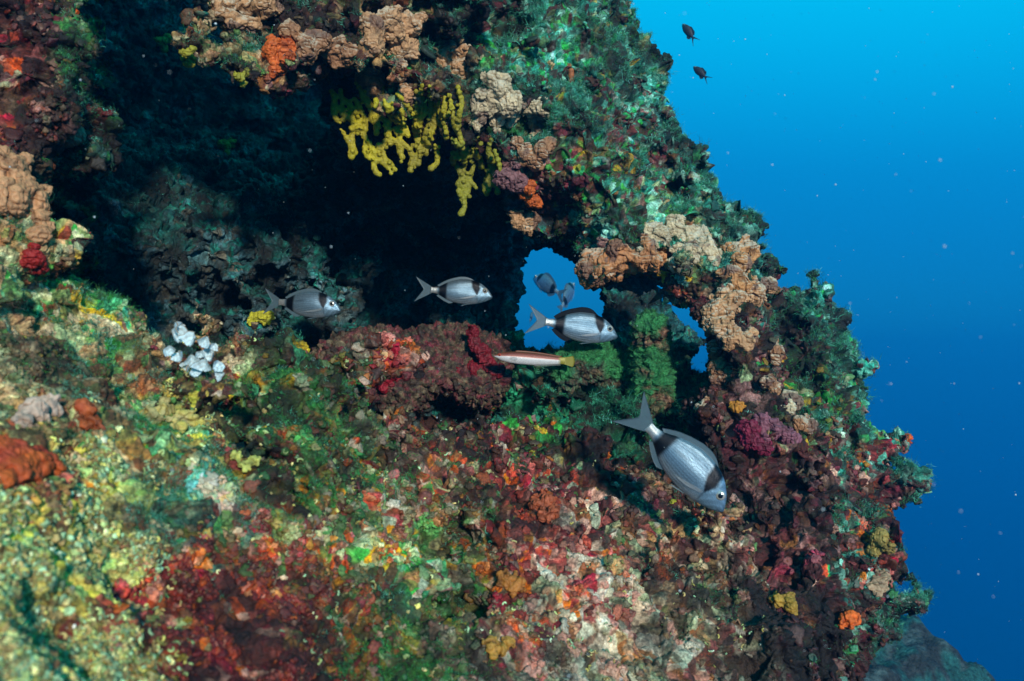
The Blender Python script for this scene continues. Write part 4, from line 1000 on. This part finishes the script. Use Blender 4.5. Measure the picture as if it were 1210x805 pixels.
def fin_sheet(name, base, tip, th, mat, parent, L, bend=0., rays=0.):
    """a thin two-sided fin between a base line and a tip line (points (x, y, z)), with rays as ripples"""
    base, tip = np.array(base, float), np.array(tip, float); nu = 26; nv2 = 7
    p = np.linspace(0, 1, len(base)); x = np.linspace(0, 1, nu)
    B = np.stack([np.interp(x, p, base[:, k]) for k in range(3)], 1); Tt = np.stack([np.interp(x, p, tip[:, k]) for k in range(3)], 1)
    V = []
    for j in range(nv2):
        t = j / (nv2 - 1); row = B * (1 - t) + Tt * t
        row[:, 1] += rays * np.sin(np.arange(nu) * math.pi) + rays * (np.arange(nu) % 2 - .5)
        row[:, 1] += bend * (np.maximum(-row[:, 0] - .35, 0) ** 2)
        V.append(row)
    V = np.concatenate(V); nb = len(V)
    g = np.arange(nb).reshape(nv2, nu)
    q = np.stack([g[:-1, :-1], g[:-1, 1:], g[1:, 1:], g[1:, :-1]], -1).reshape(-1, 4)
    thk = np.repeat(np.linspace(1, .3, nv2), nu)[:, None] * np.array([[0, th, 0]])
    rim = list(g[0]) + list(g[1:, -1]) + list(g[-1, -2::-1]) + list(g[-2:0:-1, 0])
    rq = np.array([(rim[k], rim[k - 1], rim[k - 1] + nb, rim[k] + nb) for k in range(len(rim))])
    Vv = np.concatenate([V - thk, V + thk]); Q = np.concatenate([q[:, ::-1], q + nb, rq])
    return link(name, mesh_np(name, Vv * L, Q), mat, parent)

def eye_parts(x, z, y, rad, parent, L, mi, sides=(1, -1)):
    v, t = ico(3)
    for s in sides:
        e = link("eye", mesh_np("eye", v * np.array([rad, rad * .45, rad]) * L, t), mi, parent); e.location = (x * L, s * y * L, z * L)
        p = link("pupil", mesh_np("pupil", v * np.array([rad * .52, rad * .25, rad * .52]) * L, t), M_PUP, e); p.location = (0, s * rad * .33 * L, 0)

def place(root, snout_tail, y, yaw=0., roll=0.):
    """root's +x is the head; ((u,v) of body middle, heading in the picture in degrees, yaw away from the camera)"""
    (u, v), head = snout_tail
    a = R(head); fx = Vector((math.cos(a) * math.cos(R(yaw)), math.sin(R(yaw)), -math.sin(a) * math.cos(R(yaw)))).normalized()
    up = Vector((0, 0, 1)) if abs(fx.z) < .93 else Vector((0.3, 0, .9))
    up = (up - fx * up.dot(fx)).normalized(); side = up.cross(fx)
    M = Matrix((fx, side, up)).transposed().to_4x4() @ Matrix.Rotation(R(roll), 4, 'X')
    M.translation = Vector(at(u, v, y)); root.matrix_world = M

BREAM = [(0, -.035, -.055, .010), (.015, -.010, -.073, .022), (.05, .040, -.092, .036), (.10, .090, -.118, .050), (.16, .132, -.140, .062), (.24, .165, -.160, .070), (.33, .180, -.170, .073),
         (.42, .176, -.168, .070), (.52, .150, -.150, .060), (.60, .115, -.118, .046), (.68, .068, -.074, .030), (.73, .045, -.050, .021), (.78, .038, -.042, .014), (.81, .042, -.046, .009)]
def bream_col(s, t):
    c = np.empty((len(s), 3)); top = np.clip((t - .62) / .38, 0, 1)[:, None]; bel = np.clip((.3 - t) / .3, 0, 1)[:, None]
    c[:] = (.19, .30, .38); c = c * (1 - top * .55) + np.array([[.16, .19, .20]]) * top * .55; c = c * (1 - bel * .6) + np.array([[.52, .56, .58]]) * bel * .6
    hd = np.clip((.21 - s) / .03, 0, 1)[:, None]; c = c * (1 - hd) + np.array([[.22, .36, .46]]) * hd * (1 + .2 * np.sin(s * 90 + t * 20))[:, None]
    sn = np.clip((.04 - s) / .03, 0, 1)[:, None]; c = c * (1 - sn * .4)
    x0 = .235 - .05 * (1 - t); wd = .052 * np.clip((t - .34) / .35, .15, 1)
    b1 = np.clip(1.5 - np.abs(s - x0) / wd, 0, 1) * np.clip((t - .36) / .1, 0, 1)
    b2 = np.clip(1.5 - np.abs(s - .652) / .05, 0, 1)
    gill = np.exp(-((s - (.205 - .10 * (t - .45) ** 2)) / .006) ** 2) * (t < .6) * (t > .12) * .5
    mouth = np.exp(-((t - (.30 - s * 2.)) / .06) ** 2) * (s < .05) * .6
    ll = .45 * np.exp(-((t - (.70 - .14 * s)) / .012) ** 2) * (s > .22) * (s < .74)
    k = np.clip(np.maximum.reduce([np.clip(b1 * 1.7 - .25, 0, 1), np.clip(b2 * 1.7 - .25, 0, 1), gill, mouth, ll]), 0, 1)[:, None]
    c = c * (1 - k) + np.array([[.008, .009, .012]]) * k
    pd = np.clip((s - .715) / .02, 0, 1)[:, None]; c = c * (1 - pd) + np.array([[.50, .52, .50]]) * pd
    return c

def bream(label, L, spot, y, yaw=0, roll=0, bend=.0, dark=False, dors=1., group="two-banded breams swimming through the cave"):
    r_ = bpy.data.objects.new("sea_bream", None); COL.objects.link(r_); r_["label"] = label; r_["category"] = "fish"; r_["group"] = group
    sh = .40                                                  # origin in the middle of the body
    pf = [(a, b * .94, c_ * .94, d) for a, b, c_, d in BREAM]
    fb_ = fish_body(pf, bream_col, M_BREAM, r_, bend, L); fb_.location = (sh * L, 0, 0)
    prf = np.array(BREAM); tz = lambda s_: float(np.interp(s_, prf[:, 0], prf[:, 1])); bz = lambda s_: float(np.interp(s_, prf[:, 0], prf[:, 2]))
    ss = np.linspace(.24, .70, 14); hgt = dors * np.array([.012, .036, .046, .05, .05, .047, .044, .04, .038, .037, .036, .034, .026, .012])
    fin = M_FIND if dark else M_FIN
    def add(nm, b_, t_, th, mt, rays=0.):
        o = fin_sheet(nm, b_, t_, th, mt, r_, L, bend, rays); o.location = (sh * L, 0, 0); return o
    add("dorsal_fin", [(-q, 0, tz(q) - .012) for q in ss], [(-q - .03, 0, tz(q) + h_) for q, h_ in zip(ss, hgt)], .003, fin, .002)
    s2_ = np.linspace(.50, .70, 9); h2_ = dors * np.array([.012, .036, .042, .042, .04, .037, .034, .026, .012])
    add("anal_fin", [(-q, 0, bz(q) + .012) for q in s2_], [(-q - .03, 0, bz(q) - h_) for q, h_ in zip(s2_, h2_)], .003, fin, .002)
    tb = [(-.795, 0, z_) for z_ in np.linspace(.040, -.044, 9)]
    tt_ = [(-1.02, 0, .165), (-.985, 0, .115), (-.945, 0, .06), (-.915, 0, .022), (-.905, 0, 0), (-.915, 0, -.022), (-.945, 0, -.065), (-.985, 0, -.12), (-1.02, 0, -.17)]
    add("tail_fin", tb, tt_, .0045, M_FIN, .0022)
    for s_ in (1, -1):
        o = add("pectoral_fin", [(-.215, s_ * .068, -.030), (-.215, s_ * .070, -.045), (-.217, s_ * .069, -.056)], [(-.44, s_ * .09, -.095), (-.39, s_ * .088, -.098), (-.32, s_ * .085, -.088)], .0012, M_FINP)
        add("pelvic_fin", [(-.27, s_ * .025, -.150), (-.29, s_ * .024, -.152), (-.32, s_ * .02, -.156)], [(-.41, s_ * .035, -.185), (-.40, s_ * .034, -.18), (-.385, s_ * .03, -.17)], .0015, M_FIN)
    eye_parts(sh - .105, .032, .0475, .036, r_, L, M_EYE)
    place(r_, spot, y, yaw, roll)
    return r_

bream("largest silver bream with two black bands, diving in front of the right pillar", .192, ((813, 552), 46), 1.19, yaw=-6, roll=6, dors=.55)
bream("brightest silver bream with black fins, in front of the blue window", 0.178, ((688, 387), 9), 1.66, yaw=4, bend=.06, dark=True, dors=.9)
bream("blue silver bream with its tail in view, above the dark boulder", .178, ((546, 345), 4), 1.98, yaw=3, bend=.1, dors=.4)
bream("dim blue bream against the black cave wall, leftmost of the fish", .175, ((366, 360), 5), 1.86, yaw=-5, bend=.15, dors=.5)
bream("hazy bream in the blue window, facing up and away to the left", .34, ((645, 336), 218), 5.6, yaw=45, roll=0, dors=.9)
bream("hazy bream in the blue window, facing up and away to the right", .34, ((671, 348), -62), 5.7, yaw=45, roll=0, dors=.9)
bream("hazy bream half hidden behind the right pillar, only its tail and rear showing", .17, ((818, 350), 4), 2.0, yaw=5, dark=True)
bream("tiny far bream low in the blue window, left of the bright one's tail", .16, ((628, 374), -70), 6.5, yaw=60)

# striped wrasse
WR = [(0, -.006, -.012, .004), (.02, .006, -.026, .014), (.06, .026, -.045, .026), (.12, .045, -.066, .036), (.20, .060, -.080, .042), (.32, .068, -.088, .044), (.45, .068, -.088, .041), (.58, .062, -.080, .035),
      (.70, .052, -.066, .026), (.80, .042, -.052, .017), (.86, .040, -.046, .012), (.89, .042, -.046, .008)]
def wr_col(s, t):
    c = np.empty((len(s), 3)); c[:] = (.62, .60, .58)
    up_ = np.clip((t - .56) / .05, 0, 1)[:, None]; c = c * (1 - up_) + np.array([[.17, .035, .018]]) * up_
    o_ = np.exp(-((t - .60) / .035) ** 2)[:, None]; c = c * (1 - o_ * .8) + np.array([[.42, .07, .02]]) * o_ * .8
    tp = np.clip((t - .86) / .08, 0, 1)[:, None]; c = c * (1 - tp) + np.array([[.10, .045, .02]]) * tp
    hd = np.clip((.16 - s) / .05, 0, 1)[:, None] * np.clip((t - .5) / .1, 0, 1)[:, None]; c = c * (1 - hd * .4) + np.array([[.3, .09, .04]]) * hd * .4
    tl = np.clip((s - .80) / .04, 0, 1)[:, None]; c = c * (1 - tl) + np.array([[.28, .24, .03]]) * tl
    return c
rw = bpy.data.objects.new("wrasse", None); COL.objects.link(rw); rw["label"] = "slender red-backed wrasse with white belly and yellow tail, facing left"; rw["category"] = "fish"
Lw = .158; o = fish_body(WR, wr_col, M_WRASSE, rw, .16, Lw); o.location = (.45 * Lw, 0, 0)
pw = np.array(WR); sw = np.linspace(.26, .84, 12)
def addw(nm, b_, t_, mt, th=.003):
    q_ = fin_sheet(nm, b_, t_, th, mt, rw, Lw, .16, .002); q_.location = (.45 * Lw, 0, 0)
addw("dorsal_fin", [(-q, 0, np.interp(q, pw[:, 0], pw[:, 1]) - .008) for q in sw], [(-q - .01, 0, np.interp(q, pw[:, 0], pw[:, 1]) + .014) for q in sw], simple_mat("fin_rust", (.2, .06, .02), .5))
sa_ = np.linspace(.50, .83, 8); addw("anal_fin", [(-q, 0, np.interp(q, pw[:, 0], pw[:, 2]) + .008) for q in sa_], [(-q - .01, 0, np.interp(q, pw[:, 0], pw[:, 2]) - .014) for q in sa_], M_FINP)
addw("tail_fin", [(-.88, 0, z_) for z_ in np.linspace(.040, -.044, 7)], [(-.985, 0, .066), (-1.0, 0, .045), (-1.005, 0, .02), (-1.01, 0, 0), (-1.005, 0, -.024), (-1.0, 0, -.05), (-.985, 0, -.07)], M_FINY, .004)
for s_ in (1, -1): addw("pectoral_fin", [(-.19, s_ * .038, .0), (-.19, s_ * .039, -.02), (-.195, s_ * .038, -.034)], [(-.29, s_ * .06, .0), (-.30, s_ * .062, -.03), (-.27, s_ * .058, -.05)], M_FINP, .001)
eye_parts(.45 - .072, .008, .0265, .018, rw, Lw, M_EYER)
place(rw, ((626, 423), 180 + 4.5), 1.68, yaw=0)

# dark damselfish against the water
DA = [(0, -.01, -.02, .008), (.02, .015, -.045, .03), (.08, .06, -.085, .055), (.16, .10, -.12, .072), (.28, .135, -.145, .08), (.40, .13, -.14, .074), (.52, .095, -.105, .055), (.62, .055, -.062, .032), (.68, .042, -.046, .02), (.72, .044, -.048, .012)]
def da_col(s, t):
    c = np.empty((len(s), 3)); c[:] = (.012, .012, .015); return c * (1 + .4 * np.sin(t * 60))[:, None]
def damsel(label, spot, y, yaw, L=.12):
    r_ = bpy.data.objects.new("damselfish", None); COL.objects.link(r_); r_["label"] = label; r_["category"] = "fish"; r_["group"] = "dark damselfish in open water"
    o = fish_body(DA, da_col, M_DAMSEL, r_, .1, L); o.location = (.42 * L, 0, 0)
    pd_ = np.array(DA)
    def add(nm, b_, t_):
        q_ = fin_sheet(nm, b_, t_, .004, M_DFIN, r_, L, .1, .002); q_.location = (.42 * L, 0, 0)
    sd_ = np.linspace(.24, .62, 10); hd_ = [.02, .04, .045, .045, .045, .05, .065, .075, .06, .02]
    add("dorsal_fin", [(-q, 0, np.interp(q, pd_[:, 0], pd_[:, 1]) - .01) for q in sd_], [(-q - .05, 0, np.interp(q, pd_[:, 0], pd_[:, 1]) + h_) for q, h_ in zip(sd_, hd_)])
    sd2 = np.linspace(.44, .62, 6); hd2 = [.03, .06, .075, .075, .055, .02]
    add("anal_fin", [(-q, 0, np.interp(q, pd_[:, 0], pd_[:, 2]) + .01) for q in sd2], [(-q - .06, 0, np.interp(q, pd_[:, 0], pd_[:, 2]) - h_) for q, h_ in zip(sd2, hd2)])
    add("tail_fin", [(-.70, 0, z_) for z_ in np.linspace(.042, -.046, 9)], [(-1.0, 0, .165), (-.96, 0, .13), (-.86, 0, .075), (-.78, 0, .025), (-.765, 0, 0), (-.78, 0, -.028), (-.86, 0, -.08), (-.96, 0, -.135), (-1.0, 0, -.17)])
    eye_parts(.42 - .09, .025, .052, .024, r_, L, M_EYE)
    place(r_, spot, y, yaw)
damsel("upper of the two black damselfish, heading steeply up in open water", ((814, 38), 242), 3.6, 20)
damsel("lower of the two black damselfish, nearer the reef edge", ((828, 86), 232), 3.6, 25, .11)

# ------------------------------------------------------------------ specks drifting in the water
sv, stt = ico(1); pos, rad = [], []
while len(pos) < 650:
    u, v = rng.uniform(-30, 1240), rng.uniform(-20, 820); y = rng.uniform(.45, 4.2)
    d = Vector(at(u, v, 1)).normalized(); loc, *_ = BVH.ray_cast(Vector((0, 0, 0)), d)
    if loc is not None and loc.y < y + .05: continue
    if loc is not None and rng.random() < .45: continue
    pos.append(at(u, v, y)); rad.append(rng.lognormal(-7.85, .5))
pos, rad = np.array(pos), np.array(rad)
V = (sv[None] * rad[:, None, None] + pos[:, None]).reshape(-1, 3); T = (stt[None] + (np.arange(len(pos)) * len(sv))[:, None, None]).reshape(-1, 3)
link("drifting_specks", mesh_np("drifting_specks", V, T, np.tile([[.55, .62, .62]], (len(V), 1))), growth_mat("speck", rough=.6, var=.2, bump=0), kind="stuff", label="pale specks drifting in the blue water")

# ------------------------------------------------------------------ the water itself: even haze
hx = np.array([(x, y, z) for x in (-8., 10.) for y in (-1.5, 11.) for z in (-9.5, 2.2)])
hq = np.array([(0, 1, 3, 2), (4, 6, 7, 5), (0, 4, 5, 1), (2, 3, 7, 6), (0, 2, 6, 4), (1, 5, 7, 3)])
hm = bpy.data.materials.new("water_haze"); hm.use_nodes = True; hn = hm.node_tree; hn.nodes.clear()
ho = hn.nodes.new("ShaderNodeOutputMaterial"); pv = hn.nodes.new("ShaderNodeVolumePrincipled")
pv.inputs['Color'].default_value = (.01, .36, .75, 1); pv.inputs['Density'].default_value = .030; pv.inputs['Anisotropy'].default_value = .55
hn.links.new(pv.outputs[0], ho.inputs['Volume'])
link("haze", mesh_np("haze", hx, hq, smooth=False), hm, kind="stuff", label="blue water haze")
